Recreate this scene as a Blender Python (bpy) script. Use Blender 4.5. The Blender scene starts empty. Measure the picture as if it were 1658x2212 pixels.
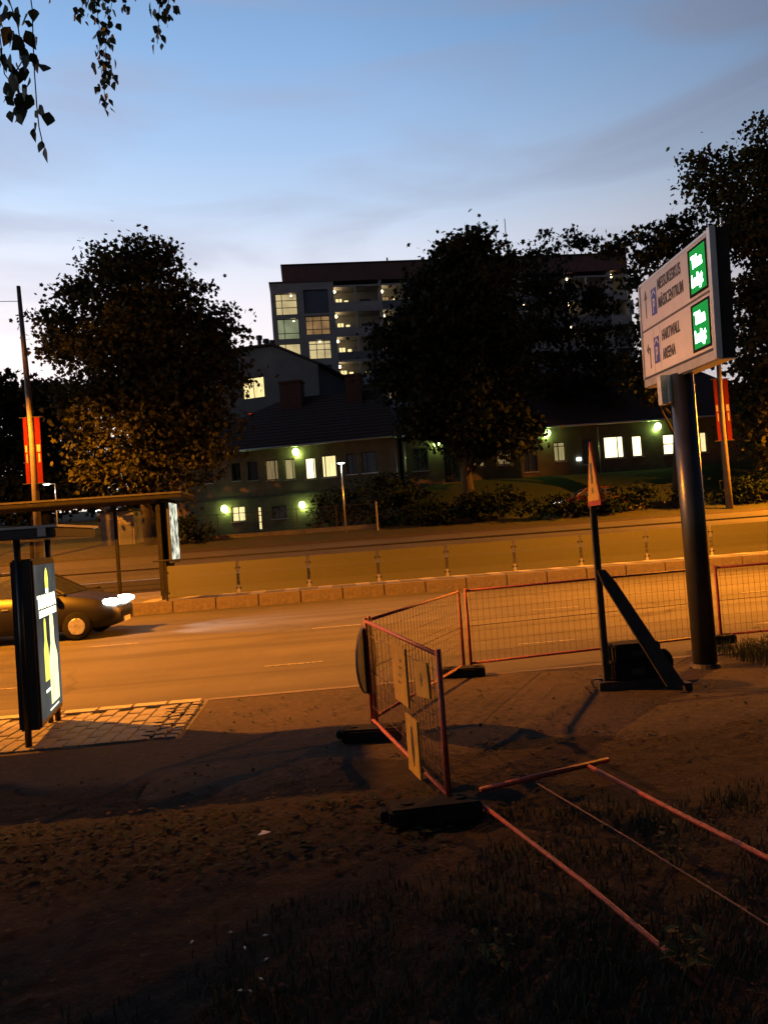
import bpy, bmesh, math, random
import numpy as np
from mathutils import Matrix, Vector, Euler

S = bpy.context.scene
COL = S.collection
PI = math.pi
R = math.radians

# ------------------------------------------------------------------ camera
yaw, pitch, roll = R(4.5), R(1.464), R(4.2)
r0 = Vector((math.cos(yaw), -math.sin(yaw), 0)); f0 = Vector((math.sin(yaw), math.cos(yaw), 0)); zz = Vector((0, 0, 1))
fw = f0 * math.cos(pitch) + zz * math.sin(pitch); up0 = -f0 * math.sin(pitch) + zz * math.cos(pitch)
rt = r0 * math.cos(roll) - up0 * math.sin(roll); up = r0 * math.sin(roll) + up0 * math.cos(roll)
cam = bpy.data.cameras.new('camera'); camo = bpy.data.objects.new('camera', cam); COL.objects.link(camo)
mm = Matrix((rt, up, -fw)).transposed().to_4x4(); mm.translation = (0, 0, 1.95); camo.matrix_world = mm
cam.sensor_fit = 'VERTICAL'; cam.sensor_height = 36.0; cam.lens = 36.0 * 1600 / 2212
cam.clip_start = 0.05; cam.clip_end = 2000
S.camera = camo
S.view_settings.view_transform = 'Standard'; S.view_settings.look = 'None'
S.view_settings.exposure = 0.0; S.view_settings.gamma = 1.0; S.view_settings.use_curve_mapping = False
S.render.engine = 'CYCLES'
S.cycles.use_denoising = True
S.cycles.max_bounces = 6; S.cycles.diffuse_bounces = 3; S.cycles.glossy_bounces = 3; S.cycles.transmission_bounces = 6
S.cycles.transparent_max_bounces = 12; S.cycles.sample_clamp_indirect = 4.0

# ------------------------------------------------------------------ dusk sky
world = bpy.data.worlds.new('World'); S.world = world; world.use_nodes = True
nt = world.node_tree; N = nt.nodes; Lk = nt.links
bg = N['Background']
def wn(t, **k):
    n = N.new(t)
    for a, b in k.items(): setattr(n, a, b)
    return n
def wmath(op, a, b=None, clamp=False):
    n = wn('ShaderNodeMath', operation=op, use_clamp=clamp)
    for i, v in enumerate((a, b)):
        if v is None: continue
        if isinstance(v, (int, float)): n.inputs[i].default_value = v
        else: Lk.new(v, n.inputs[i])
    return n.outputs[0]
def wramp(fac, stops):
    n = wn('ShaderNodeValToRGB'); cr = n.color_ramp
    while len(cr.elements) < len(stops): cr.elements.new(0.5)
    for e, (p, c) in zip(cr.elements, stops): e.position = p; e.color = (*c, 1)
    Lk.new(fac, n.inputs[0]); return n.outputs[0]
tc = wn('ShaderNodeTexCoord'); dirv = tc.outputs['Generated']
sep = wn('ShaderNodeSeparateXYZ'); Lk.new(dirv, sep.inputs[0])
elev = wmath('MAXIMUM', sep.outputs[2], 0.0)
base = wramp(elev, [(0.0, (1.05, .86, .70)), (.12, (1.0, .85, .77)), (.22, (.96, .84, .79)), (.30, (.83, .79, .81)), (.36, (.66, .71, .80)), (.41, (.49, .62, .79)),
                    (.47, (.37, .53, .76)), (.55, (.255, .43, .69)), (.63, (.178, .325, .55)), (.74, (.06, .13, .26)), (.86, (.03, .06, .12)), (1.0, (.018, .035, .07))])
glow_dir = Vector((math.sin(R(-45)), math.cos(R(-45)), 0))
dt = wn('ShaderNodeVectorMath', operation='DOT_PRODUCT'); Lk.new(dirv, dt.inputs[0]); dt.inputs[1].default_value = glow_dir
az = wmath('MULTIPLY_ADD', dt.outputs['Value'], .5); az.node.inputs[2].default_value = .5
azf = wramp(az, [(0, (.03, .036, .045)), (.35, (.08, .09, .105)), (.58, (.45, .47, .50)), (.78, (.86, .87, .89)), (.93, (1.0, 1.0, 1.0)), (1, (1.08, 1.05, 1.02))])
mul = wn('ShaderNodeMix', data_type='RGBA', blend_type='MULTIPLY'); mul.inputs[0].default_value = 1
Lk.new(base, mul.inputs[6]); Lk.new(azf, mul.inputs[7])
# thin streaks of cloud, drawn out along the horizon
mp = wn('ShaderNodeMapping'); Lk.new(dirv, mp.inputs[0]); mp.inputs['Scale'].default_value = (1.5, 1.5, 6.5); mp.inputs['Rotation'].default_value = (R(7), R(-9), 0)
mp.inputs['Location'].default_value = (.35, .1, .3)
nz = wn('ShaderNodeTexNoise'); Lk.new(mp.outputs[0], nz.inputs['Vector']); nz.inputs['Scale'].default_value = 1.9; nz.inputs['Detail'].default_value = 5; nz.inputs['Roughness'].default_value = .45; nz.inputs['Distortion'].default_value = .5
cl = wramp(nz.outputs['Fac'], [(.44, (0, 0, 0)), (.58, (.40, .40, .40)), (.72, (.72, .72, .72))])
clc = wn('ShaderNodeMix', data_type='RGBA', blend_type='MULTIPLY'); clc.inputs[0].default_value = 1
clc.inputs[6].default_value = (.36, .37, .45, 1); Lk.new(azf, clc.inputs[7])
clf = wmath('MULTIPLY', cl, wramp(elev, [(.14, (.15, .15, .15)), (.36, (1, 1, 1))]))
mix = wn('ShaderNodeMix', data_type='RGBA'); Lk.new(clf, mix.inputs[0]); Lk.new(mul.outputs[2], mix.inputs[6]); Lk.new(clc.outputs[2], mix.inputs[7])
sk = wn('ShaderNodeTexSky', sky_type='NISHITA', sun_disc=False); sk.sun_elevation = R(-3); sk.sun_rotation = R(-45)
sk.ozone_density = 4
skm = wn('ShaderNodeMix', data_type='RGBA', blend_type='ADD'); skm.inputs[0].default_value = .35
Lk.new(mix.outputs[2], skm.inputs[6]); Lk.new(sk.outputs[0], skm.inputs[7])
Lk.new(skm.outputs[2], bg.inputs[0]); bg.inputs[1].default_value = 1.2
# the sun is already under the horizon: only its last trace of warm light remains
sun = bpy.data.lights.new('sun', 'SUN'); sun.energy = 0.01; sun.angle = R(12); sun.color = (1, .7, .5)
suno = bpy.data.objects.new('sun', sun); COL.objects.link(suno); suno.rotation_euler = (R(88), 0, R(-135 + 180))

# ------------------------------------------------------------------ helpers
class MB:
    def __init__(s): s.v = []; s.f = []
    def add(s, vs, fs):
        o = len(s.v); s.v += [tuple(p) for p in vs]; s.f += [tuple(i + o for i in f) for f in fs]; return s
    def box(s, x0, y0, z0, x1, y1, z1, M=None):
        vs = [(x0, y0, z0), (x1, y0, z0), (x1, y1, z0), (x0, y1, z0), (x0, y0, z1), (x1, y0, z1), (x1, y1, z1), (x0, y1, z1)]
        if M is not None: vs = [M @ Vector(p) for p in vs]
        return s.add(vs, [(0, 3, 2, 1), (4, 5, 6, 7), (0, 1, 5, 4), (1, 2, 6, 5), (2, 3, 7, 6), (3, 0, 4, 7)])
    def tube(s, pts, rad, n=8, cap=True):
        pts = [Vector(p) for p in pts]
        if not isinstance(rad, (list, tuple)): rad = [rad] * len(pts)
        ref = None; vs = []; k = len(pts)
        for i, p in enumerate(pts):
            d = (pts[min(i + 1, k - 1)] - pts[max(i - 1, 0)])
            d = d.normalized() if d.length > 1e-9 else Vector((0, 0, 1))
            if ref is None: ref = d.orthogonal().normalized()
            a = (ref - d * ref.dot(d))
            a = a.normalized() if a.length > 1e-6 else d.orthogonal().normalized()
            ref = a; b = d.cross(a)
            for j in range(n):
                t = 2 * PI * j / n; vs.append(p + (a * math.cos(t) + b * math.sin(t)) * rad[i])
        fs = [(i * n + j, i * n + (j + 1) % n, (i + 1) * n + (j + 1) % n, (i + 1) * n + j) for i in range(k - 1) for j in range(n)]
        if cap: fs += [tuple(range(n - 1, -1, -1)), tuple((k - 1) * n + j for j in range(n))]
        return s.add(vs, fs)
    def prism(s, poly, d0, d1, M):          # 2-D outline in local x,z pushed from y=d0 to y=d1, then transformed
        n = len(poly)
        vs = [M @ Vector((x, d0, z)) for x, z in poly] + [M @ Vector((x, d1, z)) for x, z in poly]
        return s.add(vs, [tuple(range(n)), tuple(range(2 * n - 1, n - 1, -1))] + [(i, i + n, (i + 1) % n + n, (i + 1) % n) for i in range(n)])
    def ball(s, c, r, n=10, m=7, sc=(1, 1, 1)):
        c = Vector(c); vs = []
        for i in range(m + 1):
            t = PI * i / m
            for j in range(n):
                a = 2 * PI * j / n; vs.append(c + Vector((math.sin(t) * math.cos(a) * r * sc[0], math.sin(t) * math.sin(a) * r * sc[1], math.cos(t) * r * sc[2])))
        return s.add(vs, [(i * n + j, (i + 1) * n + j, (i + 1) * n + (j + 1) % n, i * n + (j + 1) % n) for i in range(m) for j in range(n)])
    def build(s, name, m, parent=None, smooth=False, bevel=0):
        me = bpy.data.meshes.new(name); me.from_pydata([tuple(p) for p in s.v], [], s.f)
        bm = bmesh.new(); bm.from_mesh(me); bmesh.ops.recalc_face_normals(bm, faces=bm.faces)
        if bevel: bmesh.ops.bevel(bm, geom=[e for e in bm.edges if len(e.link_faces) == 2 and e.calc_face_angle(0) > .5], offset=bevel, segments=2, affect='EDGES', clamp_overlap=True)
        bm.to_mesh(me); bm.free()
        return link(name, me, m, parent, smooth)
def link(name, me, m, parent=None, smooth=False):
    o = bpy.data.objects.new(name, me); COL.objects.link(o)
    if m is not None: me.materials.append(m)
    if smooth: me.polygons.foreach_set('use_smooth', [True] * len(me.polygons))
    if parent is not None: o.parent = parent
    return o
def tag(o, label, cat, group=None, kind=None):
    o['label'] = label; o['category'] = cat
    if group: o['group'] = group
    if kind: o['kind'] = kind
    return o
def thing(name, label, cat, loc=(0, 0, 0), rz=0, group=None):
    o = bpy.data.objects.new(name, None); o.empty_display_size = .1; COL.objects.link(o)
    o.location = loc; o.rotation_euler = (0, 0, rz); return tag(o, label, cat, group)
def struct(o, kind='structure'): o['kind'] = kind; return o
def copy_tree(o, parent=None):
    c = o.copy(); COL.objects.link(c)
    if parent is not None: c.parent = parent
    for ch in list(o.children): copy_tree(ch, c)
    return c
def np_mesh(name, V, F, m, parent=None):            # many equal-sided faces, quickly
    me = bpy.data.meshes.new(name); k = F.shape[1]
    me.vertices.add(len(V)); me.vertices.foreach_set('co', V.astype(np.float32).ravel())
    me.loops.add(F.size); me.loops.foreach_set('vertex_index', F.astype(np.int32).ravel())
    me.polygons.add(len(F)); me.polygons.foreach_set('loop_start', np.arange(0, F.size, k, dtype=np.int32))
    me.polygons.foreach_set('loop_total', np.full(len(F), k, dtype=np.int32)); me.update(calc_edges=True)
    return link(name, me, m, parent)

# ------------------------------------------------------------------ materials
def mat(name, col, rough=.8, metal=0.0, var=.25, scale=6.0, bump=0.0, bscale=40.0, col2=None, detail=5, spec=.5, trans=0.0):
    m = bpy.data.materials.new(name); m.use_nodes = True; t = m.node_tree; b = t.nodes['Principled BSDF']
    b.inputs['Roughness'].default_value = rough; b.inputs['Metallic'].default_value = metal
    b.inputs['Specular IOR Level'].default_value = spec
    c = t.nodes.new('ShaderNodeTexCoord'); n = t.nodes.new('ShaderNodeTexNoise'); n.inputs['Scale'].default_value = scale; n.inputs['Detail'].default_value = detail
    t.links.new(c.outputs['Object'], n.inputs['Vector'])
    r = t.nodes.new('ShaderNodeValToRGB'); e = r.color_ramp.elements
    e[0].position = .32; e[1].position = .68
    e[0].color = (*[x * (1 - var) for x in col], 1); e[1].color = (*(col2 if col2 else [min(1, x * (1 + var)) for x in col]), 1)
    t.links.new(n.outputs['Fac'], r.inputs[0]); t.links.new(r.outputs[0], b.inputs['Base Color'])
    if bump:
        n2 = t.nodes.new('ShaderNodeTexNoise'); n2.inputs['Scale'].default_value = bscale; n2.inputs['Detail'].default_value = 6
        t.links.new(c.outputs['Object'], n2.inputs['Vector'])
        bp = t.nodes.new('ShaderNodeBump'); bp.inputs['Strength'].default_value = bump; bp.inputs['Distance'].default_value = .02
        t.links.new(n2.outputs['Fac'], bp.inputs['Height']); t.links.new(bp.outputs[0], b.inputs['Normal'])
    if trans:
        tr = t.nodes.new('ShaderNodeBsdfTranslucent'); t.links.new(r.outputs[0], tr.inputs[0])
        mx = t.nodes.new('ShaderNodeMixShader'); mx.inputs[0].default_value = trans
        t.links.new(b.outputs[0], mx.inputs[1]); t.links.new(tr.outputs[0], mx.inputs[2]); t.links.new(mx.outputs[0], t.nodes['Material Output'].inputs[0])
    return m
def emis(name, col, st, var=0.0, scale=2.0, stretch=(1, 1, 1)):
    m = bpy.data.materials.new(name); m.use_nodes = True; t = m.node_tree
    t.nodes.remove(t.nodes['Principled BSDF']); e = t.nodes.new('ShaderNodeEmission'); e.inputs[1].default_value = st
    e.inputs[0].default_value = (*col, 1)
    if var:
        c = t.nodes.new('ShaderNodeTexCoord'); mp_ = t.nodes.new('ShaderNodeMapping'); mp_.inputs['Scale'].default_value = stretch
        n = t.nodes.new('ShaderNodeTexNoise'); n.inputs['Scale'].default_value = scale; n.inputs['Detail'].default_value = 3
        t.links.new(c.outputs['Object'], mp_.inputs[0]); t.links.new(mp_.outputs[0], n.inputs['Vector'])
        r = t.nodes.new('ShaderNodeValToRGB'); r.color_ramp.elements[0].position = .35; r.color_ramp.elements[1].position = .62
        r.color_ramp.elements[0].color = (*[x * (1 - var) for x in col], 1); r.color_ramp.elements[1].color = (*col, 1)
        t.links.new(n.outputs['Fac'], r.inputs[0]); t.links.new(r.outputs[0], e.inputs[0])
    t.links.new(e.outputs[0], t.nodes['Material Output'].inputs[0]); return m
def glassy(name, col, fac, rough=.3):                # pane that lets part of the light straight through
    m = bpy.data.materials.new(name); m.use_nodes = True; t = m.node_tree; b = t.nodes['Principled BSDF']
    b.inputs['Base Color'].default_value = (*col, 1); b.inputs['Roughness'].default_value = rough
    tr = t.nodes.new('ShaderNodeBsdfTransparent'); mx = t.nodes.new('ShaderNodeMixShader'); mx.inputs[0].default_value = fac
    n = t.nodes.new('ShaderNodeTexNoise'); n.inputs['Scale'].default_value = 3
    c = t.nodes.new('ShaderNodeTexCoord'); t.links.new(c.outputs['Object'], n.inputs['Vector'])
    mr = t.nodes.new('ShaderNodeMapRange'); mr.inputs[3].default_value = fac - .06; mr.inputs[4].default_value = fac + .06
    t.links.new(n.outputs['Fac'], mr.inputs[0]); t.links.new(mr.outputs[0], mx.inputs[0])
    t.links.new(b.outputs[0], mx.inputs[1]); t.links.new(tr.outputs[0], mx.inputs[2]); t.links.new(mx.outputs[0], t.nodes['Material Output'].inputs[0]); return m

SOD = (1.0, .30, .012)        # sodium street light
M = {}
M['concrete'] = mat('concrete', (.06, .054, .048), .9, bump=.3, scale=3)
M['kerb'] = mat('kerb_granite', (.050, .038, .033), .85, var=.3, scale=9, bump=.3)
M['paver'] = mat('paver', (.10, .09, .078), .9, var=.3, scale=5, bump=.4)
M['paver2'] = mat('pale_paver', (.16, .145, .125), .9, var=.2, scale=5, bump=.4)
M['slab'] = mat('pale_slab', (.17, .16, .14), .85, var=.15)
M['joint'] = mat('joint_sand', (.045, .04, .035), .95)
M['paint'] = mat('worn_road_paint', (.075, .07, .064), .8, var=.4, scale=22, col2=(.22, .21, .19), spec=.2)
M['black_plastic'] = mat('black_plastic', (.008, .008, .0075), .85, spec=.1, var=.3, bump=.15)
M['black_metal'] = mat('black_metal', (.018, .018, .018), .38, var=.2)
M['black_pole'] = mat('black_pole', (.016, .017, .016), .32, var=.2, bump=.05, bscale=20)
M['dark_metal'] = mat('dark_metal', (.022, .02, .018), .6, spec=.2)
M['shelter_black'] = mat('shelter_black', (.008, .0075, .007), .8, spec=.1)
M['steel'] = mat('galvanised_steel', (.45, .45, .44), .35, metal=.8, var=.15, scale=14)
M['orange'] = mat('orange_paint', (.17, .020, .010), .6, var=.4, scale=18, bump=.1)
M['wire'] = mat('orange_wire', (.05, .016, .010), .7)
M['yellow'] = mat('yellow_sign', (.21, .14, .02), .7, var=.15, scale=9, spec=.2)
M['red_sign'] = mat('red_sign', (.13, .022, .012), .7, spec=.2)
M['sign_black'] = mat('sign_black', (.012, .012, .012), .5)
M['sign_back'] = mat('sign_back', (.07, .075, .07), .65, metal=.2)
M['white_sign'] = mat('white_sign_face', (.54, .52, .50), .5, var=.05, spec=.2)
M['blue_sign'] = mat('blue_sign', (.02, .04, .30), .45, var=.08)
M['text_grey'] = mat('lettering_grey', (.055, .05, .05), .6)
M['alu'] = mat('aluminium', (.62, .60, .58), .3, metal=.75, var=.1)
M['led_green'] = emis('led_panel_green', (.02, .34, .06), .9)
M['led_text'] = emis('led_lettering', (.50, 1.0, .60), 9.0)
M['bark'] = mat('bark', (.018, .014, .011), .95, var=.4, scale=12, bump=.8)
M['birch_bark'] = mat('birch_bark', (.40, .38, .35), .85, var=.5, scale=4, bump=.3)
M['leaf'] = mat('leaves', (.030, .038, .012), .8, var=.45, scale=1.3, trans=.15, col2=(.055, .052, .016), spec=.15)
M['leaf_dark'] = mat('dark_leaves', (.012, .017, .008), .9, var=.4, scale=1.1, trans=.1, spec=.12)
M['leaf_birch'] = mat('birch_leaves', (.03, .045, .02), .6, var=.4, scale=9, trans=.15)
M['hedge'] = mat('hedge_leaves', (.009, .016, .006), .9, var=.4, scale=2, trans=.1, spec=.12)
M['grass'] = mat('grass', (.009, .015, .005), .95, var=.4, scale=3, trans=.15)
M['litter_leaf'] = mat('fallen_leaf', (.022, .013, .008), .9, spec=.1, var=.6, scale=4)
M['paper'] = mat('paper', (.62, .58, .52), .9, var=.1)
M['brick_wall'] = mat('plaster_ochre', (.125, .088, .058), .9, var=.25, scale=1.5, bump=.2)
M['plaster_dark'] = mat('plaster_dark', (.065, .05, .034), .9, var=.25, scale=1.5, bump=.2)
M['roof_tile'] = mat('roof_tile', (.022, .013, .011), .9, var=.35, scale=4, bump=.4, bscale=8)
M['red_brick'] = mat('red_brick', (.05, .018, .014), .9, var=.3, scale=6)
M['apart_wall'] = mat('apartment_concrete', (.22, .225, .24), .85, var=.12, scale=.8)
M['apart_band'] = mat('apartment_red_band', (.085, .045, .045), .8, var=.15, scale=.7)
M['apart_dark'] = mat('apartment_dark_panel', (.09, .10, .12), .6, var=.15)
M['mid_wall'] = mat('plaster_grey', (.085, .09, .095), .9, var=.15, scale=.7)
M['frame'] = mat('window_frame', (.03, .026, .022), .6)
M['pane_dark'] = mat('dark_pane', (.02, .022, .026), .06, var=.2, spec=.8)
M['pane_blue'] = mat('blue_pane', (.05, .065, .09), .12, var=.2, spec=.8)
M['lit'] = emis('lit_window', (1.0, .80, .36), 1.35, .3, 1.5, (4, 1, .5))
M['lit_bright'] = emis('bright_lit_window', (1.0, .86, .48), 2.2, .15, 1.2, (3, 1, .6))
M['lit_curtain'] = emis('curtained_window', (.42, .31, .14), .55, .4, 2.2, (5, 1, .3))
M['lit_half'] = emis('half_lit_window', (.75, .62, .27), .5, .4, 2.2, (5, 1, .3))
M['lit_stair'] = emis('lit_stairwell', (.9, .72, .36), .75, .4, .5)
M['lit_green'] = emis('greenish_stairwell', (.50, .55, .32), .5, .4, .5)
M['lit_warm'] = emis('warm_lit_pane', (.85, .50, .22), .38, .5, .6)
M['lit_red'] = emis('red_neon_window', (1.0, .05, .03), 1.6, .6, 1.4)
M['bulb_green'] = emis('mercury_lamp', (.62, 1.0, .25), 14)
M['bulb_warm'] = emis('balcony_lamp', (1.0, .72, .32), 20)
M['bulb_white'] = emis('white_lamp', (.85, 1.0, .92), 7)
M['bulb_sodium'] = emis('sodium_lamp', SOD, 60)
M['headlight'] = emis('headlight', (1.0, .93, .80), 40)
M['glint'] = emis('parking_light', (1.0, .95, .85), 5)
M['frost'] = glassy('frosted_glass', (.040, .040, .013), .26, .6)
M['clear'] = glassy('clear_glass', (.05, .05, .05), .85, .06)
M['car_dark'] = mat('dark_car_paint', (.006, .0055, .005), .42, var=.05, spec=.3)
M['car_red'] = mat('red_car_paint', (.08, .006, .005), .3, var=.05, spec=.6)
M['car_blue'] = mat('blue_car_paint', (.02, .025, .05), .25, var=.05, spec=.6)
M['tyre'] = mat('tyre', (.006, .006, .006), .95, spec=.1)
M['taillight'] = mat('tail_light', (.30, .01, .01), .2)
M['jacket'] = mat('red_jacket', (.09, .018, .012), .9)
M['trousers'] = mat('dark_trousers', (.05, .045, .045), .9)
M['skin'] = mat('skin', (.45, .27, .19), .6)
M['hair'] = mat('hair', (.05, .03, .02), .8)
M['banner'] = mat('red_banner', (.065, .004, .004), .95, var=.12, spec=.1)
M['mast'] = mat('mast_paint', (.10, .085, .075), .6, var=.2, scale=2)
M['roof_sheet'] = mat('roof_sheet', (.42, .40, .40), .35, metal=.4, var=.1)

def ground_mat(name, c1, c2, c3, rough, s1, s2, bump, bscale, crack=0.0, metal=0):
    m = bpy.data.materials.new(name); m.use_nodes = True; t = m.node_tree; b = t.nodes['Principled BSDF']; b.inputs['Roughness'].default_value = rough; b.inputs['Specular IOR Level'].default_value = .12
    c = t.nodes.new('ShaderNodeTexCoord')
    def noise(sc, d=6, st=None):
        n = t.nodes.new('ShaderNodeTexNoise'); n.inputs['Scale'].default_value = sc; n.inputs['Detail'].default_value = d; n.inputs['Roughness'].default_value = .6
        if st:
            q = t.nodes.new('ShaderNodeMapping'); q.inputs['Scale'].default_value = st; t.links.new(c.outputs['Object'], q.inputs[0]); t.links.new(q.outputs[0], n.inputs['Vector'])
        else: t.links.new(c.outputs['Object'], n.inputs['Vector'])
        return n.outputs['Fac']
    def ramp(f, a, b_, p0=.4, p1=.62):
        r = t.nodes.new('ShaderNodeValToRGB'); e = r.color_ramp.elements; e[0].position = p0; e[1].position = p1; e[0].color = (*a, 1); e[1].color = (*b_, 1); t.links.new(f, r.inputs[0]); return r.outputs[0]
    def mixc(f, a, b_):
        x = t.nodes.new('ShaderNodeMix'); x.data_type = 'RGBA'; t.links.new(f, x.inputs[0]); t.links.new(a, x.inputs[6]); t.links.new(b_, x.inputs[7]); return x.outputs[2]
    big = ramp(noise(s1, 5), c1, c2)
    fine = noise(s2, 8)
    out = mixc(ramp(fine, (0, 0, 0), (1, 1, 1), .45, .75), big, ramp(noise(s2 * .3), c3, [x * 1.3 for x in c3]))
    h = fine
    if crack:       # wheel-polished streaks running with the road
        stf = ramp(noise(1.0, 4, (.03, 1.1, 1)), (0, 0, 0), (crack, crack, crack), .45, .7)
        dk = t.nodes.new('ShaderNodeRGB'); dk.outputs[0].default_value = (*[x * .55 for x in c1], 1)
        out = mixc(stf, out, dk.outputs[0])
    if crack:
        vo = t.nodes.new('ShaderNodeTexVoronoi'); vo.feature = 'DISTANCE_TO_EDGE'; vo.inputs['Scale'].default_value = .28
        wv = t.nodes.new('ShaderNodeMix'); wv.data_type = 'VECTOR'; wv.inputs[0].default_value = .35
        nn = t.nodes.new('ShaderNodeTexNoise'); nn.inputs['Scale'].default_value = 1.4; nn.inputs['Detail'].default_value = 6
        t.links.new(c.outputs['Object'], nn.inputs['Vector']); t.links.new(c.outputs['Object'], wv.inputs[4]); t.links.new(nn.outputs['Color'], wv.inputs[5]); t.links.new(wv.outputs[1], vo.inputs['Vector'])
        ck = ramp(vo.outputs['Distance'], (1, 1, 1), (0, 0, 0), .002, .012)
        gate = ramp(noise(.22, 3), (0, 0, 0), (.75, .75, .75), .50, .60)
        gm_ = t.nodes.new('ShaderNodeMix'); gm_.data_type = 'RGBA'; gm_.blend_type = 'MULTIPLY'; gm_.inputs[0].default_value = 1; t.links.new(ck, gm_.inputs[6]); t.links.new(gate, gm_.inputs[7])
        dk2 = t.nodes.new('ShaderNodeRGB'); dk2.outputs[0].default_value = (*[x * .3 for x in c1], 1)
        out = mixc(gm_.outputs[2], out, dk2.outputs[0])
        pt = ramp(noise(.16, 2, (.5, 1.6, 1)), (0, 0, 0), (.5, .5, .5), .58, .60)
        dk3 = t.nodes.new('ShaderNodeRGB'); dk3.outputs[0].default_value = (*[x * .7 for x in c1], 1)
        out = mixc(pt, out, dk3.outputs[0])
    t.links.new(out, b.inputs['Base Color'])
    bp = t.nodes.new('ShaderNodeBump'); bp.inputs['Strength'].default_value = bump; bp.inputs['Distance'].default_value = .03
    n2 = noise(bscale, 8); t.links.new(n2, bp.inputs['Height']); t.links.new(bp.outputs[0], b.inputs['Normal'])
    return m
M['asphalt'] = ground_mat('asphalt', (.046, .043, .040), (.058, .054, .050), (.038, .036, .034), .9, .35, 30, .35, 90, .8)
M['dust_asphalt'] = ground_mat('dusty_asphalt', (.036, .027, .021), (.022, .018, .015), (.044, .034, .027), .92, .7, 14, .5, 50)
M['dirt'] = ground_mat('dirt', (.0130, .0088, .0060), (.0068, .0052, .0040), (.019, .013, .0095), .95, .8, 9, .5, 35)
M['verge'] = ground_mat('verge', (.026, .025, .012), (.018, .024, .010), (.035, .026, .016), .95, .4, 6, .8, 20)
M['lawn'] = ground_mat('lawn', (.013, .020, .008), (.018, .023, .009), (.010, .015, .006), .95, .4, 6, .8, 20)

rng = np.random.default_rng(7)
random.seed(5)

# ------------------------------------------------------------------ terrain
def smooth(a, b, x): t = np.clip((x - a) / (b - a), 0, 1); return t * t * (3 - 2 * t)
def tz(x, y):
    z = np.interp(y, [28, 33, 42, 45, 47, 60, 80, 200], [.22, .60, 1.52, 2.02, 2.28, 2.6, 4.6, 6.0])
    bank = smooth(3.5, 7.5, x) * smooth(46.2, 50.4, y) * 2.55 * (1 - smooth(60, 80, y) * .8)
    left = smooth(-11, -15, x) * smooth(46.5, 56, y) * 1.7
    return z + bank + left
def grid(name, xs, ys, zf, m):
    X, Y = np.meshgrid(xs, ys); Z = zf(X, Y); V = np.stack([X, Y, Z], -1).reshape(-1, 3); nx = len(xs)
    i = np.arange((len(ys) - 1) * (nx - 1)); r_, c_ = i // (nx - 1), i % (nx - 1); a = r_ * nx + c_
    F = np.stack([a, a + 1, a + nx + 1, a + nx], -1); o = np_mesh(name, V, F, m); o.data.polygons.foreach_set('use_smooth', [True] * len(F)); return struct(o)
def bumpy(amp, seed):
    g = np.random.default_rng(seed); k = [(g.uniform(.5, 6), g.uniform(0, PI), g.uniform(0, 6.3)) for _ in range(14)]
    def f(X, Y):
        z = np.zeros_like(X)
        for fr, an, ph in k: z += np.sin((X * math.cos(an) + Y * math.sin(an)) * fr + ph) / (1 + fr * .6)
        return z * amp
    return f
bz = bumpy(.010, 3)
def near_z(X, Y):
    e = smooth(6.2, 4.6, Y) * .9 + .12
    g = np.random.default_rng(11).normal(0, .006, X.shape) * smooth(7.2, 5.5, Y)
    return bz(X, Y) * e * smooth(9.6, 8.6, Y) + g - .012 - .02 * smooth(3, 8, np.abs(X - 2) * 0 + 0)
grid('dirt_ground', np.linspace(-9, 12, 260), np.linspace(-1.0, 7.62, 150), lambda X, Y: near_z(X, Y) - .004, M['dirt'])
grid('dirt_ground', np.linspace(-80, 80, 9), np.linspace(-60, -1.0, 5), lambda X, Y: X * 0 - .02, M['dirt'])
for a, b in ((-80, -9), (12, 80)): grid('dirt_ground', np.linspace(a, b, 6), np.linspace(-1.0, 9.52, 5), lambda X, Y: X * 0 - .02, M['dirt'])
# driveway asphalt under the fence, its near edge ragged and dusty
xs = np.linspace(-1.62, 12, 110); ys = np.linspace(0, 1, 14)
Xg, Tg = np.meshgrid(xs, ys); edge = 6.35 + .18 * np.sin(Xg * 1.3) + .12 * np.sin(Xg * 3.7 + 1) + .05 * np.sin(Xg * 9) + .10 * (Xg - 2)
Yg = edge + (9.50 - edge) * Tg; Zg = .004 + .006 * np.sin(Xg * .9) * np.sin(Tg * 3) ; Zg[0] = -.03
V = np.stack([Xg, Yg, Zg], -1).reshape(-1, 3); i = np.arange(13 * 109); a = (i // 109) * 110 + i % 109
struct(np_mesh('driveway', V, np.stack([a, a + 1, a + 111, a + 110], -1), M['dust_asphalt']))
xs = np.linspace(-9, -1.15, 70); Xg, Tg = np.meshgrid(xs, ys); edge = 6.45 + .16 * np.sin(Xg * 1.1) + .10 * np.sin(Xg * 4.1 + 1) + .05 * np.sin(Xg * 8)
far_e = 7.76 + .05 * np.sin(Xg * 5.3) + .035 * np.sin(Xg * 13 + 2)
Yg = edge + (far_e - edge) * Tg; Zg = (.008 + .005 * np.sin(Xg * 1.7) * np.sin(Tg * 3)) * smooth(-1.2, -2.2, Xg) - .012 * smooth(-1.6, -1.2, Xg); Zg[0] = -.03
V = np.stack([Xg, Yg, Zg], -1).reshape(-1, 3); i = np.arange(13 * 69); a = (i // 69) * 70 + i % 69
struct(np_mesh('driveway', V, np.stack([a, a + 1, a + 71, a + 70], -1), M['dust_asphalt']))
road = struct(grid('road', np.linspace(-120, 120, 25), np.linspace(9.52, 22.86, 8), lambda X, Y: X * 0 - .035, M['asphalt']))
for k in range(-4, 9):
    for (yy, x0, ln, per) in ((11.8, -1.2, .92, 4.08), (16.1, -5.2, 1.05, 4.8)):
        x = x0 + per * k + random.uniform(-.08, .08)
        if -9 < x < 14:
            MB().box(x, yy - .03, -.034, x + ln, yy + .03, -.029).build('lane_marking', M['paint'], road)
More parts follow.
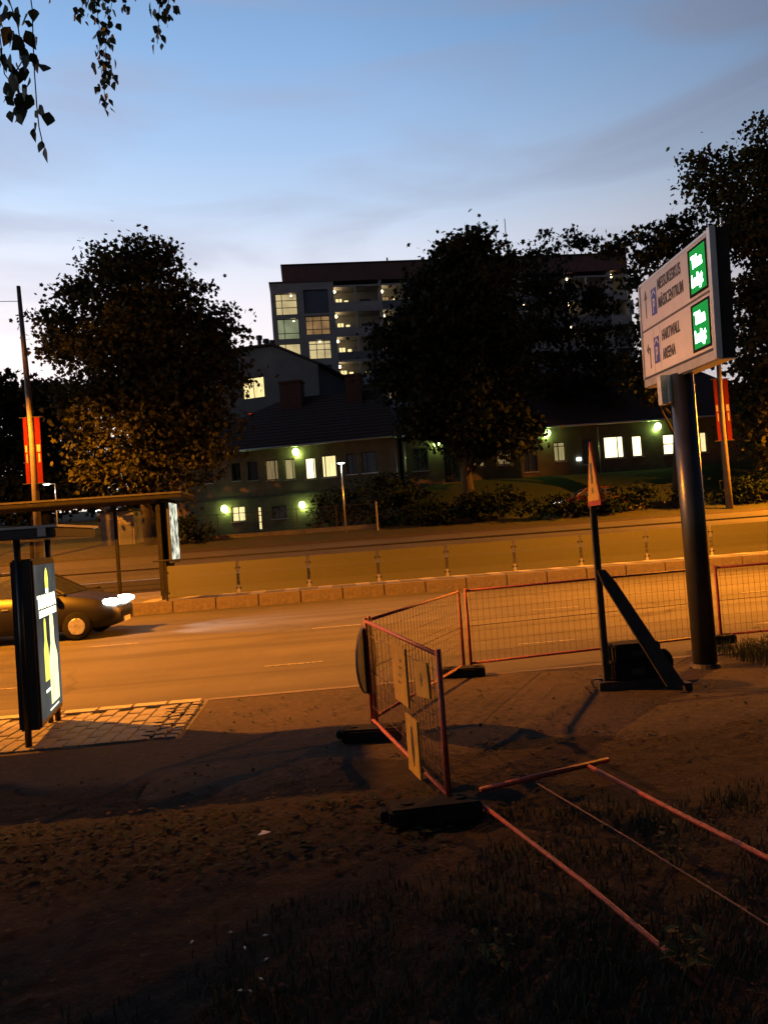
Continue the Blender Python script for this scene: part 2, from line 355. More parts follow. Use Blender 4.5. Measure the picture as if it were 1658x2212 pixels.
MB().box(3.72, 21.2, -.034, 4.12, 21.32, -.029).build('lane_marking', M['paint'], road)
kerbline = struct(MB().box(-1.62, 9.44, -.08, 12, 9.56, .008).build('flush_kerb', M['kerb'], None, bevel=.006))
# tactile stone paving of the bus stop
pav = struct(MB().box(-7.6, 7.72, -.05, -1.62, 9.56, .002).build('brick_pavement', M['joint']))
pm = MB().box(0, 0, 0, .150, .272, .028).build('paver', M['paver'], pav, bevel=.006)
cb = MB().box(0, 0, 0, .118, .118, .030).build('cobble', M['paver'], pav, bevel=.012)
first = True
for c_ in range(30):
    for r_ in range(7):
        x = -6.74 + c_ * .158; y = 7.72 + r_ * .28 - (.14 if c_ % 2 else 0)
        if y < 7.70: y = 7.72
        if y + .27 > 9.30 or x > -2.10: continue
        o = pm if first else pm.copy()
        if not first: COL.objects.link(o)
        first = False
        o.location = (x, y, random.uniform(-.004, .004)); o.rotation_euler = (random.uniform(-.01, .01), random.uniform(-.01, .01), random.uniform(-.012, .012))
first = True
for c_ in range(3):
    for r_ in range(12):
        o = cb if first else cb.copy()
        if not first: COL.objects.link(o)
        first = False
        o.location = (-2.06 + c_ * .142 + random.uniform(-.012, .012), 7.74 + r_ * .13 + random.uniform(-.01, .01), random.uniform(-.006, .005)); o.rotation_euler = (random.uniform(-.03, .03), random.uniform(-.03, .03), random.uniform(-.1, .1))
em = MB().box(0, 0, 0, .40, .18, .034).build('kerb_stone', M['paver2'], pav, bevel=.008); first = True
for c_ in range(14):
    o = em if first else em.copy()
    if not first: COL.objects.link(o)
    first = False
    o.location = (-7.55 + c_ * .42, 9.30, random.uniform(-.003, .003))
# tram platform, its kerb laid stone by stone
plat = struct(MB().box(-60, 23.12, -.1, 90, 28.6, .30).build('tram_platform', M['concrete']))
ks = [MB().box(0, 0, 0, 1.26, .30, .36).build('kerb_stone', M['kerb'], plat, bevel=.012)]
for q in range(2): c = ks[0].copy(); COL.objects.link(c); ks.append(c)
x = -15.0; kn = 0
while x < 26:
    o = ks[0] if kn == 0 else ks[0].copy()
    if kn > 2: COL.objects.link(o)
    elif kn: o = ks[kn]
    o.location = (x, 22.82 + random.uniform(-.008, .008), -.05 + random.uniform(-.005, .005)); x += 1.28; kn += 1
struct(MB().box(-60, 22.82, -.1, -15.02, 23.1, .31).box(26.1, 22.82, -.1, 90, 23.1, .31).build('platform_edge', M['kerb']))
grid('track_bed', np.linspace(-120, 120, 21), np.linspace(28.6, 33, 4), lambda X, Y: tz(0 * X - 9, Y), M['dirt'])
grid('far_road', np.linspace(-120, 120, 25), np.linspace(33, 42, 6), lambda X, Y: tz(0 * X - 9, Y) + .004, M['asphalt'])
struct(MB().box(-120, 42.0, 1.3, 120, 42.18, 1.64).build('far_kerb', M['kerb']))
grid('verge', np.linspace(-120, 120, 121), np.linspace(42.15, 46.9, 14), lambda X, Y: tz(0 * X - 9, Y) + bumpy(.016, 8)(X, Y), M['verge'])
grid('hillside', np.linspace(-120, 120, 161), np.concatenate([np.linspace(46.5, 60, 40), np.linspace(61, 240, 30)]), lambda X, Y: tz(X, Y) + bumpy(.03, 9)(X, Y) * smooth(46.5, 48, Y) - .25 * (1 - smooth(46.5, 47.0, Y)), M['lawn'])
for yy in (29.6, 31.05):
    z = float(tz(-9., yy)); struct(MB().box(-100, yy - .035, z - .05, 100, yy + .035, z + .03).build('tram_rail', M['dark_metal']))

# ------------------------------------------------------------------ street lamps (sodium)
def street_lamp(loc, reach, h, power, label, shield=.49, lips=True, ring=0.0):
    # a shield behind the bulb keeps the light off the pole side, lips and skirt keep it off trees and sign; all added to shape the beam
    t = thing('street_lamp', label, 'street lamp', loc, 0, 'sodium street lamps along the road')
    sg = 1 if reach > 0 else -1
    MB().tube([(0, 0, 0), (0, 0, h * .5), (0, 0, h + .3)], [.11, .09, .06], 10).build('pole', M['dark_metal'], t, True)
    MB().tube([(0, 0, h + .25), (0, reach * .5, h + .5), (0, reach - .2 * sg, h + .3)], [.045, .04, .035], 8).build('arm', M['dark_metal'], t, True)
    hd = MB().box(-.58, reach - .33, h + .2, .58, reach + .58, h + .32).build('lamp_head', M['dark_metal'], t, bevel=.03)
    if shield: MB().box(-.62, reach - .36 * sg, h - shield, .62, reach - .34 * sg, h + .2).build('back_shield', M['dark_metal'], hd)
    if lips:
        MB().box(-.62, reach + .60 * sg, h - .27, .62, reach + .62 * sg, h + .32).build('front_lip', M['dark_metal'], hd)
        for sx in (-.62, .60): MB().box(sx, reach - .33, h - .29, sx + .02, reach + .59, h + .32).build('side_lip', M['dark_metal'], hd)
    if ring:
        q = MB()
        for a, b in ((-.62, -.60), (.60, .62)): q.box(a, reach - .62, h - ring, b, reach + .62, h + .2).box(-.599, reach + a, h - ring, .599, reach + b, h + .2)
        q.box(-.62, reach + .63 * sg - .01, h - .36, .62, reach + .63 * sg + .01, h + .2)
        q.build('lamp_skirt', M['dark_metal'], hd)
    MB().box(-.2, reach - .14, h + .17, .2, reach + .14, h + .198).build('lens', M['bulb_sodium'], hd)
    l = bpy.data.lights.new('sodium_light', 'POINT'); l.energy = power; l.color = SOD; l.shadow_soft_size = .16
    lo = bpy.data.objects.new('sodium_light', l); COL.objects.link(lo); lo.parent = t; lo.location = (0, reach, h)
    return t
POW = 70000
street_lamp((-11.5, 8.9, 0), 4.8, 9.0, POW, 'sodium street lamp left of the near bus shelter')
street_lamp((12.6, 9.9, 0), 7.4, 8.6, POW * .6, 'sodium street lamp right of the big parking sign')
street_lamp((-19.6, 44, float(tz(-19.6, 44.))), -5.6, 9.6, POW * .55, 'sodium street lamp on the far verge left of the maple', 0, False, .17)
street_lamp((33, 44, float(tz(33., 44.))), -6.0, 9.6, POW * 2.2, 'sodium street lamp on the far verge right of the tram mast', .36, False, .12)

# ------------------------------------------------------------------ trees
def leaf_cloud(name, lobes, n, size, m, parent, droop=.35, seed=1, gap=.0, star=True, outer=2.0):
    g = np.random.default_rng(seed)
    L = np.array(lobes, float); vol = L[:, 3] ** 2.4; pick = g.choice(len(L), n, p=vol / vol.sum())
    d = g.normal(size=(n, 3)); d /= np.linalg.norm(d, axis=1)[:, None]
    rr = g.uniform(size=n) ** (1 / outer)
    rr = np.minimum(rr * (1 + g.normal(0, .06, n)), 1.1)
    # sprays: most leaves gather round a few hundred twig tips, flattened like boughs, with gaps between them
    C = L[pick, :3] + d * (rr * L[pick, 3])[:, None] * np.array([1, 1.0, .92])
    k = max(40, n // 46); tips = C[g.choice(n, k)]; who = g.integers(0, k, n)
    s = L[pick, 3] * .20 + .12
    C = np.where((g.uniform(size=n) < .78)[:, None], tips[who] + g.normal(size=(n, 3)) * (s * .8)[:, None] * np.array([1, 1, .42]), C)
    ax = d * .8 + g.normal(size=(n, 3)) * .6; ax[:, 2] -= droop; ax /= np.linalg.norm(ax, axis=1)[:, None]
    sd = np.cross(ax, g.normal(size=(n, 3))); sd /= np.linalg.norm(sd, axis=1)[:, None] + 1e-9
    nm = np.cross(ax, sd); sz = size * g.uniform(.6, 1.3, n)
    if star: T = np.array([(0, 0, 0), (.42, .18, -.05), (.30, .42, 0), (.62, .62, -.12), (.25, .72, 0), (0, 1.05, -.1), (-.25, .72, 0), (-.62, .62, -.12), (-.30, .42, 0), (-.42, .18, -.05)])
    else: T = np.array([(0, 0, 0), (.36, .38, -.06), (.22, .72, -.03), (0, 1.0, .0), (-.22, .72, -.03), (-.36, .38, -.06)])
    P = C[:, None, :] + (sd[:, None, :] * T[None, :, 0:1] + ax[:, None, :] * T[None, :, 1:2] + nm[:, None, :] * T[None, :, 2:3]) * sz[:, None, None]
    k = len(T); V = P.reshape(-1, 3)
    if star: F = np.array([(0, 1, 2, 8), (0, 8, 9, 9), (2, 3, 4, 4), (2, 4, 6, 8), (4, 5, 6, 6), (6, 7, 8, 8)])
    idx = (np.arange(n) * k)[:, None]
    if star:
        F4 = np.array([(0, 1, 2, 3), (3, 4, 5, 2), (2, 5, 8, 0), (5, 6, 7, 8), (8, 9, 0, 2)])
        F4 = np.array([(9, 0, 1, 2), (2, 3, 4, 6), (6, 7, 8, 9), (4, 5, 6, 2), (2, 6, 9, 9)])
        F3 = np.array([(0, 1, 2), (0, 2, 8), (0, 8, 9), (2, 3, 4), (2, 4, 6), (2, 6, 8), (4, 5, 6), (6, 7, 8)])
    else: F3 = np.array([(0, 1, 2), (0, 2, 3), (0, 3, 4), (0, 4, 5)])
    F = (idx[:, :, None] + F3[None]).reshape(-1, 3)
    return np_mesh(name, V, F, m, parent)
def limbs(base, lobes, r, m, parent, seed=1, name='trunk', frac=.55):
    g = random.Random(seed); mb = MB(); b = Vector(base); zs = [l[2] for l in lobes]
    cx = sum(l[0] * l[3] for l in lobes) / sum(l[3] for l in lobes); cy = sum(l[1] * l[3] for l in lobes) / sum(l[3] for l in lobes)
    top = Vector((cx, cy, b.z + (max(zs) - b.z) * .8)); pts = []; n = 7
    for i in range(n):
        t = i / (n - 1); p = b.lerp(top, t); p.x += math.sin(t * 5 + seed) * r * .8; p.y += math.cos(t * 4 + seed) * r * .6; pts.append(p)
    mb.tube(pts, [r * 1.25] + [r * (1 - .85 * i / (n - 1)) for i in range(1, n)], 9)
    for l in lobes:
        e = Vector(l[:3]); t = min(.95, max(.18, (e.z - b.z) / (top.z - b.z) - .22)); k = t * (n - 1); i0 = int(k); s = pts[i0].lerp(pts[min(i0 + 1, n - 1)], k - i0)
        md = s.lerp(e, .5) + Vector((g.uniform(-.3, .3), g.uniform(-.3, .3), g.uniform(.0, .5)))
        rr = r * (1 - .85 * t) * .5; mb.tube([s, md, e], [rr, rr * .65, rr * .25], 6)
        for q in range(5):
            a = md.lerp(e, g.uniform(0, .9)); d = Vector((g.uniform(-1, 1), g.uniform(-1, 1), g.uniform(-.4, .8))).normalized() * l[3] * .9
            mb.tube([a, a + d * .5 + Vector((0, 0, .1)), a + d], [rr * .3, rr * .2, rr * .08], 4)
    return mb.build(name, m, parent, True)
LOBES = {
'maple': [(-10.7,46.0,19.6,1.7),(-12.1,46.1,19.8,1.3),(-9.0,45.8,19.6,1.5),(-10.7,46.0,17.1,3.4),(-14.2,46.3,17.7,1.5),(-15.3,46.3,16.3,1.4),(-16.0,46.4,14.8,1.4),(-13.7,46.2,14.8,2.5),(-7.7,45.7,15.8,2.7),(-5.8,45.6,14.8,1.4),(-9.8,45.9,13.3,4.2),(-6.4,45.6,12.5,2.4),(-13.3,46.2,11.6,2.4),(-10.6,46.0,10.0,3.4),(-14.2,46.3,8.8,1.8),(-7.3,45.7,8.9,2.5),(-9.7,45.9,7.1,2.8),(-13.1,46.2,6.8,2.1),(-15.1,46.3,10.9,1.0)],
'lowleft': [(-26.5,64.3,15.9,2.3),(-24.2,64.1,14.9,2.7),(-21.6,63.9,14.3,2.7),(-25.6,64.2,11.5,4.3),(-21.8,63.9,10.0,3.9),(-29.0,64.5,14.1,3.5),(-24.7,64.1,7.5,3.5),(-20.0,63.8,7.5,2.7),(-15.5,63.4,5.7,2.3)],
'chestnut': [(10.9,47.3,20.1,1.4),(9.2,47.4,19.2,1.6),(12.4,47.2,19.1,1.3),(7.8,47.5,17.0,2.4),(10.8,47.3,16.8,3.0),(5.8,47.7,14.7,2.1),(8.5,47.5,13.9,3.3),(12.1,47.2,14.2,2.2),(4.8,47.8,12.4,1.5),(6.5,47.6,11.6,2.5),(9.8,47.4,10.8,3.3),(12.5,47.2,11.2,2.1),(11.1,47.3,8.3,2.4),(8.1,47.5,9.1,2.1),(12.6,46.9,7.4,1.7),(9.6,46.8,7.3,1.9),(6.6,47.3,8.7,1.6)],
'elm': [(17.8,53.8,21.9,1.7),(16.4,53.9,21.5,1.0),(19.6,53.6,22.3,1.3),(20.7,53.5,22.5,0.8),(16.9,53.8,19.3,2.2),(19.3,53.7,18.4,2.1),(21.7,53.5,18.3,1.5),(17.4,53.8,15.8,2.6),(20.4,53.6,14.9,2.6),(16.1,53.9,13.1,2.4),(19.1,53.7,11.8,2.8),(21.9,53.4,12.7,2.1),(17.6,53.8,10.4,2.0),(20.7,53.5,10.4,1.8)],
'linden': [(21.9,44.4,19.1,1.2),(23.7,44.3,19.9,1.2),(19.6,44.6,18.7,1.0),(18.4,44.7,18.4,0.6),(20.9,44.5,17.7,1.1),(22.7,44.4,17.6,1.6),(20.2,44.5,16.3,0.9),(21.6,44.4,15.3,1.3),(24.4,44.2,18.1,1.7),(23.3,44.3,14.9,2.0),(20.8,44.5,13.1,1.6),(19.5,44.6,10.8,1.7),(21.8,44.4,10.6,2.0),(20.9,44.5,9.6,1.1),(24.8,44.2,15.1,1.7)],
'poplar': [(22.7,34.3,20.5,0.8),(22.8,34.3,18.9,1.2),(21.1,34.5,18.6,0.9),(19.7,34.6,18.9,0.8),(19.3,34.6,17.8,0.9),(20.5,34.5,17.2,1.2),(22.3,34.4,16.6,1.8),(21.2,34.4,15.3,1.6),(23.2,34.3,14.3,2.0),(20.3,34.5,15.4,0.9),(24.5,34.3,18.5,2.2),(25,34.3,15,2.6)],
'rightlow': [(19.6,31.6,11.2,1.1),(20.5,31.5,9.5,1.9),(19.5,31.6,7.9,1.2),(19.1,31.6,9.6,0.7),(20.3,31.5,6.6,1.6),(19.2,31.6,5.8,1.0),(18.9,31.6,7.1,0.7),(19.9,31.5,4.5,1.2),(21.4,31.4,7.8,1.9),(21.1,31.4,11.6,1.4)],
}
def moved_out(lob, k): return [(x * k, y * k, (z - 1.95) * k + 1.95, q * k) for x, y, z, q in lob]     # the same crown, further off and larger
LOBES['poplar'] = moved_out(LOBES['poplar'], 1.31); LOBES['rightlow'] = moved_out(LOBES['rightlow'], 1.43)
def tree(name, key, label, base, n, size, m, r=.35, seed=1, star=True, droop=.4, outer=2.0, group='trees on the hillside across the road'):
    t = thing(name, label, 'tree', base, 0, group)
    lob = [(x - base[0], y - base[1], z - base[2], q) for x, y, z, q in LOBES[key]]
    limbs((0, 0, -.2), lob, r, M['bark'], t, seed); leaf_cloud('crown', lob, n, size, m, t, droop, seed, star=star, outer=outer); return t
def tb(x, y): return (x, y, float(tz(float(x), float(y))))
tree('maple_tree', 'maple', 'broad maple lit orange low down, behind the tram shelter', tb(-10.9, 46.3), 36000, .27, M['leaf'], .42, 2)
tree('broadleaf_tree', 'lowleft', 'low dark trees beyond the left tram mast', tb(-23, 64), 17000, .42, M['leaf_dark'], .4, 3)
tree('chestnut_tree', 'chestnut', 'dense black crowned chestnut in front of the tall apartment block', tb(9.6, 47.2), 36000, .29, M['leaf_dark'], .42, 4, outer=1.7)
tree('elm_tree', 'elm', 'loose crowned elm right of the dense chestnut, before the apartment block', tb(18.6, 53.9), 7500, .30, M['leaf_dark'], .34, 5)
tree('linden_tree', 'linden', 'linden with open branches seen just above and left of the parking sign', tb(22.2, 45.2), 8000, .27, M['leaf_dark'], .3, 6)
tree('poplar_tree', 'poplar', 'tallest tree, at the right edge of the view above the parking sign', tb(29.0, 45.2), 21000, .31, M['leaf'], .36, 7, star=False)

# the birch beside the camera: its crown overhead, a few hanging twigs in view
bt = thing('birch_tree', 'birch whose drooping leafy twigs hang into the top left corner', 'tree', (-3.4, .6, 0))
blobes = [(1.0, .6, 8.6, 2.0), (-.6, -.6, 9.4, 2.4), (1.8, -1.6, 8.4, 2.2), (3.6, -.6, 8.2, 2.0), (-2.0, .8, 8.6, 2.0), (2.6, 1.0, 7.6, 1.4), (.2, -2.8, 7.6, 2.2), (4.2, -2.8, 7.6, 2.2), (1.6, -.4, 11.2, 2.2)]
limbs((0, 0, -.1), blobes, .17, M['birch_bark'], bt, 9)
leaf_cloud('crown', blobes, 9000, .13, M['leaf_birch'], bt, .8, 10, star=False)
strands = [[(-1.021, 2.688, 4.046), (-0.994, 2.686, 3.942), (-0.968, 2.684, 3.839), (-0.958, 2.683, 3.72), (-1.003, 2.687, 3.656)],
 [(-0.923, 2.681, 4.021), (-0.914, 2.68, 3.902), (-0.918, 2.68, 3.784), (-0.92, 2.68, 3.667), (-0.919, 2.68, 3.549), (-0.916, 2.68, 3.473), (-0.904, 2.679, 3.397)],
 [(-1.06, 2.691, 3.947), (-1.035, 2.69, 3.81), (-1.027, 2.689, 3.675), (-0.982, 2.685, 3.604), (-0.978, 2.685, 3.528)],
 [(-1.314, 5.119, 5.931), (-1.32, 5.119, 5.737), (-1.307, 5.118, 5.541), (-1.319, 5.119, 5.347), (-1.307, 5.118, 5.184), (-1.295, 5.117, 4.974)],
 [(-1.219, 5.111, 5.924), (-1.197, 5.11, 5.76), (-1.253, 5.114, 5.537), (-1.278, 5.116, 5.344), (-1.25, 5.114, 5.18)],
 [(-1.397, 5.125, 5.873), (-1.416, 5.127, 5.679), (-1.414, 5.127, 5.614)], [(-1.128, 5.104, 5.852), (-1.12, 5.104, 5.722), (-1.111, 5.103, 5.623)],
 [(-0.8, 4.677, 5.582), (-0.812, 4.678, 5.403), (-0.828, 4.679, 5.255), (-0.845, 4.681, 5.122)], [(-0.753, 4.673, 5.549), (-0.754, 4.674, 5.399), (-0.776, 4.675, 5.281)]]
dens = [30, 17, 26, 75, 60, 16, 14, 26, 18]
lsz = [.060, .050, .056, .058, .056, .05, .05, .056, .05]
birch_leaf_T = np.array([(0, 0, 0), (.30, .22, -.03), (.40, .42, -.05), (.24, .70, -.03), (0, 1.05, 0), (-.24, .70, -.03), (-.40, .42, -.05), (-.30, .22, -.03)])
MB().tube([Vector(p) - Vector((-3.4, .6, 0)) for p in ((-3.35, .62, 4.6), (-2.3, 1.5, 5.5), (-1.25, 2.29, 5.7), (-1.35, 3.5, 6.7), (-1.4, 4.55, 7.45))], [.06, .045, .032, .022, .012], 8).build('branch', M['birch_bark'], bt, True)
me_leaf = []
for bend in (-.10, .0, .12):
    T = birch_leaf_T.copy(); T[:, 2] += bend * T[:, 1] ** 2 - .10 * np.abs(T[:, 0])
    o = np_mesh('leaf', T, np.array([(0, 1, 2, 3), (0, 3, 4, 5), (0, 5, 6, 7)]), M['leaf_birch']); me_leaf.append(o.data); bpy.data.objects.remove(o)
for st, nn, ls in zip(strands, dens, lsz):
    loc = [Vector(p) - Vector((-3.4, .6, 0)) for p in st]
    topv = loc[0] + Vector((-.25, -.4, 1.6)); MB().tube([topv] + loc, [.006] + [.0022] * len(loc), 5).build('twig', M['bark'], bt)
    P = np.array([tuple(p) for p in loc]); sl = np.linspace(0, 1, len(P))
    for q in range(nn):
        t = ((q + rng.uniform(0, 1)) / nn) ** .93
        c = np.array([np.interp(t, sl, P[:, i]) for i in range(3)]) + rng.normal(size=3) * np.array([1, 1, .3]) * .035 * (1.25 - .7 * t)
        ax = Vector((rng.normal() * .35, rng.normal() * .35, -1.0)).normalized(); sd = ax.cross(Vector(rng.normal(size=3))).normalized(); nm = ax.cross(sd)
        s_ = ls * rng.uniform(.7, 1.2)
        lf = bpy.data.objects.new('leaf', me_leaf[q % 3]); COL.objects.link(lf); lf.parent = bt
        mt = Matrix((sd, ax, nm)).transposed().to_4x4() @ Matrix.Diagonal((s_, s_, s_, 1)); mt.translation = c; lf.matrix_local = mt

def bush(name, label, lobes, n, size, m, group='bushes on the far verge', cat='bush'):
    b = (lobes[0][0], lobes[0][1], float(tz(lobes[0][0], lobes[0][1])))
    t = thing(name, label, cat, b, 0, group); lob = [(x - b[0], y - b[1], z - b[2], q) for x, y, z, q in lobes]
    mb = MB()
    for l in lob:
        for q in range(3): mb.tube([(l[0] * .5, l[1] * .5, -.1), (l[0] + random.uniform(-.3, .3), l[1] + random.uniform(-.3, .3), l[2] + .3)], [.05, .015], 5)
    mb.build('stems', M['bark'], t); leaf_cloud('foliage', lob, n, size, m, t, .1, int(abs(b[0] * 13)) + 3, star=False, outer=2.5); return t
bush('clipped_hedge', 'tall dark green hedge behind the slim park lamp', [(.2,47.2,3.6,1.2),(1.4,47.4,4.2,1.3),(2.6,47.2,4.4,1.35),(3.8,47.2,4.4,1.35),(5.0,47.1,4.2,1.3),(6.2,47.0,3.7,1.15),(-.6,47.3,3.1,.8),(1.0,47,2.9,.9),(3,47,2.9,.9),(5,46.9,2.9,.9)], 5200, .2, M['hedge'], None, 'hedge')
bush('bush', 'low dark bush at the end of the wire fence', [(6.4,45.4,2.9,.8),(7.2,45.3,2.7,.75),(5.6,45.4,2.6,.5)], 1300, .2, M['hedge'])
bush('bush', 'dark bush below the green lit doorway, left of the red car', [(9.2,45.4,3.1,1.0),(10.6,45.3,3.3,1.1),(11.8,45.2,3.1,.9)], 2200, .22, M['hedge'])
bush('bush', 'dark bush in front of the red parked car', [(13.0,44.6,2.7,.85),(14.2,44.5,2.75,.8),(15.4,44.5,2.6,.75),(16.4,44.5,2.8,.8),(17.4,44.5,2.9,.9),(18.3,44.6,2.9,.8)], 2600, .18, M['hedge'])
bush('bush', 'dark bush right of the red parked car, behind the warning sign', [(19.3,45.2,3.0,.7),(20.2,45.3,2.9,.7)], 900, .2, M['hedge'])
bush('bush', 'bush between the big sign pole and the right tram mast', [(22.9,45.0,2.9,.9),(22.2,45.1,2.7,.6)], 1000, .2, M['hedge'])
bush('bush', 'bush at the foot of the right tram mast, on its right', [(26.2,44.9,2.9,1.0),(27.6,44.9,3.0,1.1),(25.5,45.5,2.6,.6)], 1600, .2, M['hedge'])
bush('bush', 'bushes below the maple, behind the tram shelter post', [(-8.6,45.3,2.9,.9),(-7.3,45.4,2.7,.6)], 1000, .2, M['hedge'])
tree('young_maple_tree', 'rightlow', 'leafy tree with orange lit leaves, right of the red banners', tb(28.8, 45.6), 12000, .30, M['leaf'], .18, 12, droop=.5)

# ------------------------------------------------------------------ buildings
def wall_holes(mb, s0, s1, z0, z1, holes, y0=0.0, y1=.35):
    ss = sorted({s0, s1, *[h[0] for h in holes], *[h[2] for h in holes]}); zs = sorted({z0, z1, *[h[1] for h in holes], *[h[3] for h in holes]})
    ss = [s for s in ss if s0 <= s <= s1]; zs = [z for z in zs if z0 <= z <= z1]
    for a, b in zip(ss, ss[1:]):
        run = None
        for c, d in zip(zs, zs[1:]):
            hole = any(h[0] <= (a + b) / 2 <= h[2] and h[1] <= (c + d) / 2 <= h[3] for h in holes)
            if hole:
                if run: mb.box(a, y0, run[0], b, y1, run[1]); run = None
            else: run = (run[0], d) if run else (c, d)
        if run: mb.box(a, y0, run[0], b, y1, run[1])
def window(parent, s0, z0, s1, z1, pm_, mull=(.5,), trans=(), y=.14, fr=.07, name='window', fm=None):
    mb = MB(); mb.box(s0, y - .05, z0, s1, y + .06, z0 + fr).box(s0, y - .05, z1 - fr, s1, y + .06, z1).box(s0, y - .05, z0 + fr, s0 + fr, y + .06, z1 - fr).box(s1 - fr, y - .05, z0 + fr, s1, y + .06, z1 - fr)
    for q in mull: x = s0 + (s1 - s0) * q; mb.box(x - fr * .45, y - .045, z0 + fr, x + fr * .45, y + .055, z1 - fr)
    for q in trans: z = z0 + (z1 - z0) * q; mb.box(s0 + fr, y - .043, z - fr * .4, s1 - fr, y + .053, z + fr * .4)
    w = mb.build(name, fm or M['frame'], parent)
    MB().box(s0 + fr * .5, y - .004, z0 + fr * .5, s1 - fr * .5, y + .02, z1 - fr * .5).build('pane', pm_, w); return w
def sill(parent, s0, s1, z): return MB().box(s0 - .06, -.08, z - .06, s1 + .06, .1, z - .003).build('sill', M['steel'], parent)

def wall_lamp(loc, label, power=90, col=(.55, 1.0, .22), r=.24, group='green tinged wall lamps on the low buildings'):
    t = thing('wall_lamp', label, 'wall lamp', loc, 0, group)
    MB().tube([(0, .28, .16), (0, .05, .2), (0, -.02, .14)], .025, 6).build('bracket', M['black_metal'], t)
    MB().tube([(0, 0, .16), (0, 0, .12)], [.06, r * .9], 10).build('shade', M['black_metal'], t)
    MB().ball((0, -.05, -.02), r, 12, 8, (1, 1, 1.1)).build('globe', M['bulb_green'], t, True)
    l = bpy.data.lights.new('lamp_light', 'POINT'); l.energy = power * .9; l.color = col; l.shadow_soft_size = .03
    o = bpy.data.objects.new('lamp_light', l); COL.objects.link(o); o.parent = t; o.location = (0, .25, -.2); return t
def local_to_world(o, a, s, y, z): return (o[0] + math.cos(a) * s - math.sin(a) * y, o[1] + math.sin(a) * s + math.cos(a) * y, z)

# -- two storey house, left
oA, aA = (-5.59, 54.61), R(-14.13)
hA = thing('two_storey_house', 'ochre two storey house with hipped tile roof and lit upstairs windows', 'house', (*oA, 0), aA)
wu = [(-1.06,6.40,-.38,7.72,'pane_dark',(.6,)),(.14,6.33,.93,7.70,'pane_blue',(.7,)),(1.51,6.23,2.49,7.70,'lit_curtain',(.72,)),(2.95,6.15,3.75,7.66,'lit_half',(.75,)),(4.49,6.06,5.28,7.60,'lit_bright',(.8,)),(5.72,6.07,6.81,7.66,'lit',(.24,)),(7.55,6.15,8.27,7.62,'pane_blue',(.6,)),(8.66,6.15,9.76,7.64,'pane_blue',(.33,)),(-3.4,6.4,-2.5,7.7,'pane_dark',(.5,))]
wl = [(-1.28,3.41,-.23,4.53,'lit',(.5,)),(.68,2.68,1.0,4.40,'lit',()),(1.75,3.40,2.90,4.34,'pane_dark',(.5,)),(5.3,3.3,6.3,4.4,'pane_dark',(.5,))]
mb = MB(); wall_holes(mb, -7, 11.35, 1.5, 8.5, [w[:4] for w in wu + wl]); mb.box(-7, .36, 1.5, -6.7, 9, 8.5).box(11.05, .36, 1.5, 11.35, 9, 8.5).box(-7, 8.7, 1.5, 11.35, 9, 8.5).box(-6.6, .5, 1.5, 11, .6, 8.4)
mb.build('wall', M['brick_wall'], hA)
MB().box(-7.03, -.06, 5.02, 11.38, .0, 5.18).build('string_course', M['concrete'], hA)
for w in wu + wl:
    q = window(hA, *w[:4], M[w[4]], w[5], (.33, .62) if w[0] == .68 else ()); sill(q, w[0], w[2], w[1])
ev = 8.52; rp = [(-7.6, -.6, ev), (11.9, -.6, ev), (11.9, 9.6, ev), (-7.6, 9.6, ev), (2.2, 4.4, 12.9), (9.5, 4.4, 12.9)]
rf = MB().add(rp, [(0, 1, 5, 4), (1, 2, 5), (2, 3, 4, 5), (3, 0, 4), (3, 2, 1, 0)]).build('roof', M['roof_tile'], hA)
for k in range(16):                                   # courses of tile standing proud of the front slope
    t_ = (k + .5) / 16; a = Vector(rp[0]).lerp(Vector(rp[4]), t_); b = Vector(rp[1]).lerp(Vector(rp[5]), t_); MB().box(a.x + .05, a.y - .02, a.z + .0, b.x - .05, a.y + .05, a.z + .05).build('tile_course', M['roof_tile'], rf)
for (a, b, c) in ((2.0, 3.7, 14.0), (7.2, 8.4, 14.0)):
    MB().box(a, 3.2, 11.2, b, 4.2, c - .15).box(a - .08, 3.12, c - .15, b + .08, 4.28, c).build('chimney', M['red_brick'], rf)
MB().tube([(-7.6, -.68, ev - .04), (11.9, -.68, ev - .04)], .075, 8).build('gutter', M['steel'], hA, True)
MB().tube([(11.2, -.12, ev - .2), (11.2, -.12, 2.4)], .05, 8).build('downpipe', M['steel'], hA, True)
for s, z, lb in ((-1.66, 4.43, 'lower left green wall lamp beside the basement window'), (4.19, 4.25, 'brightest green wall lamp, at ground floor behind the wire fence'), (3.99, 8.09, 'green wall lamp under the eaves between two upstairs windows')):
    p = local_to_world(oA, aA, s, -.35, z); w = wall_lamp(p, lb); w.rotation_euler = (0, 0, aA)

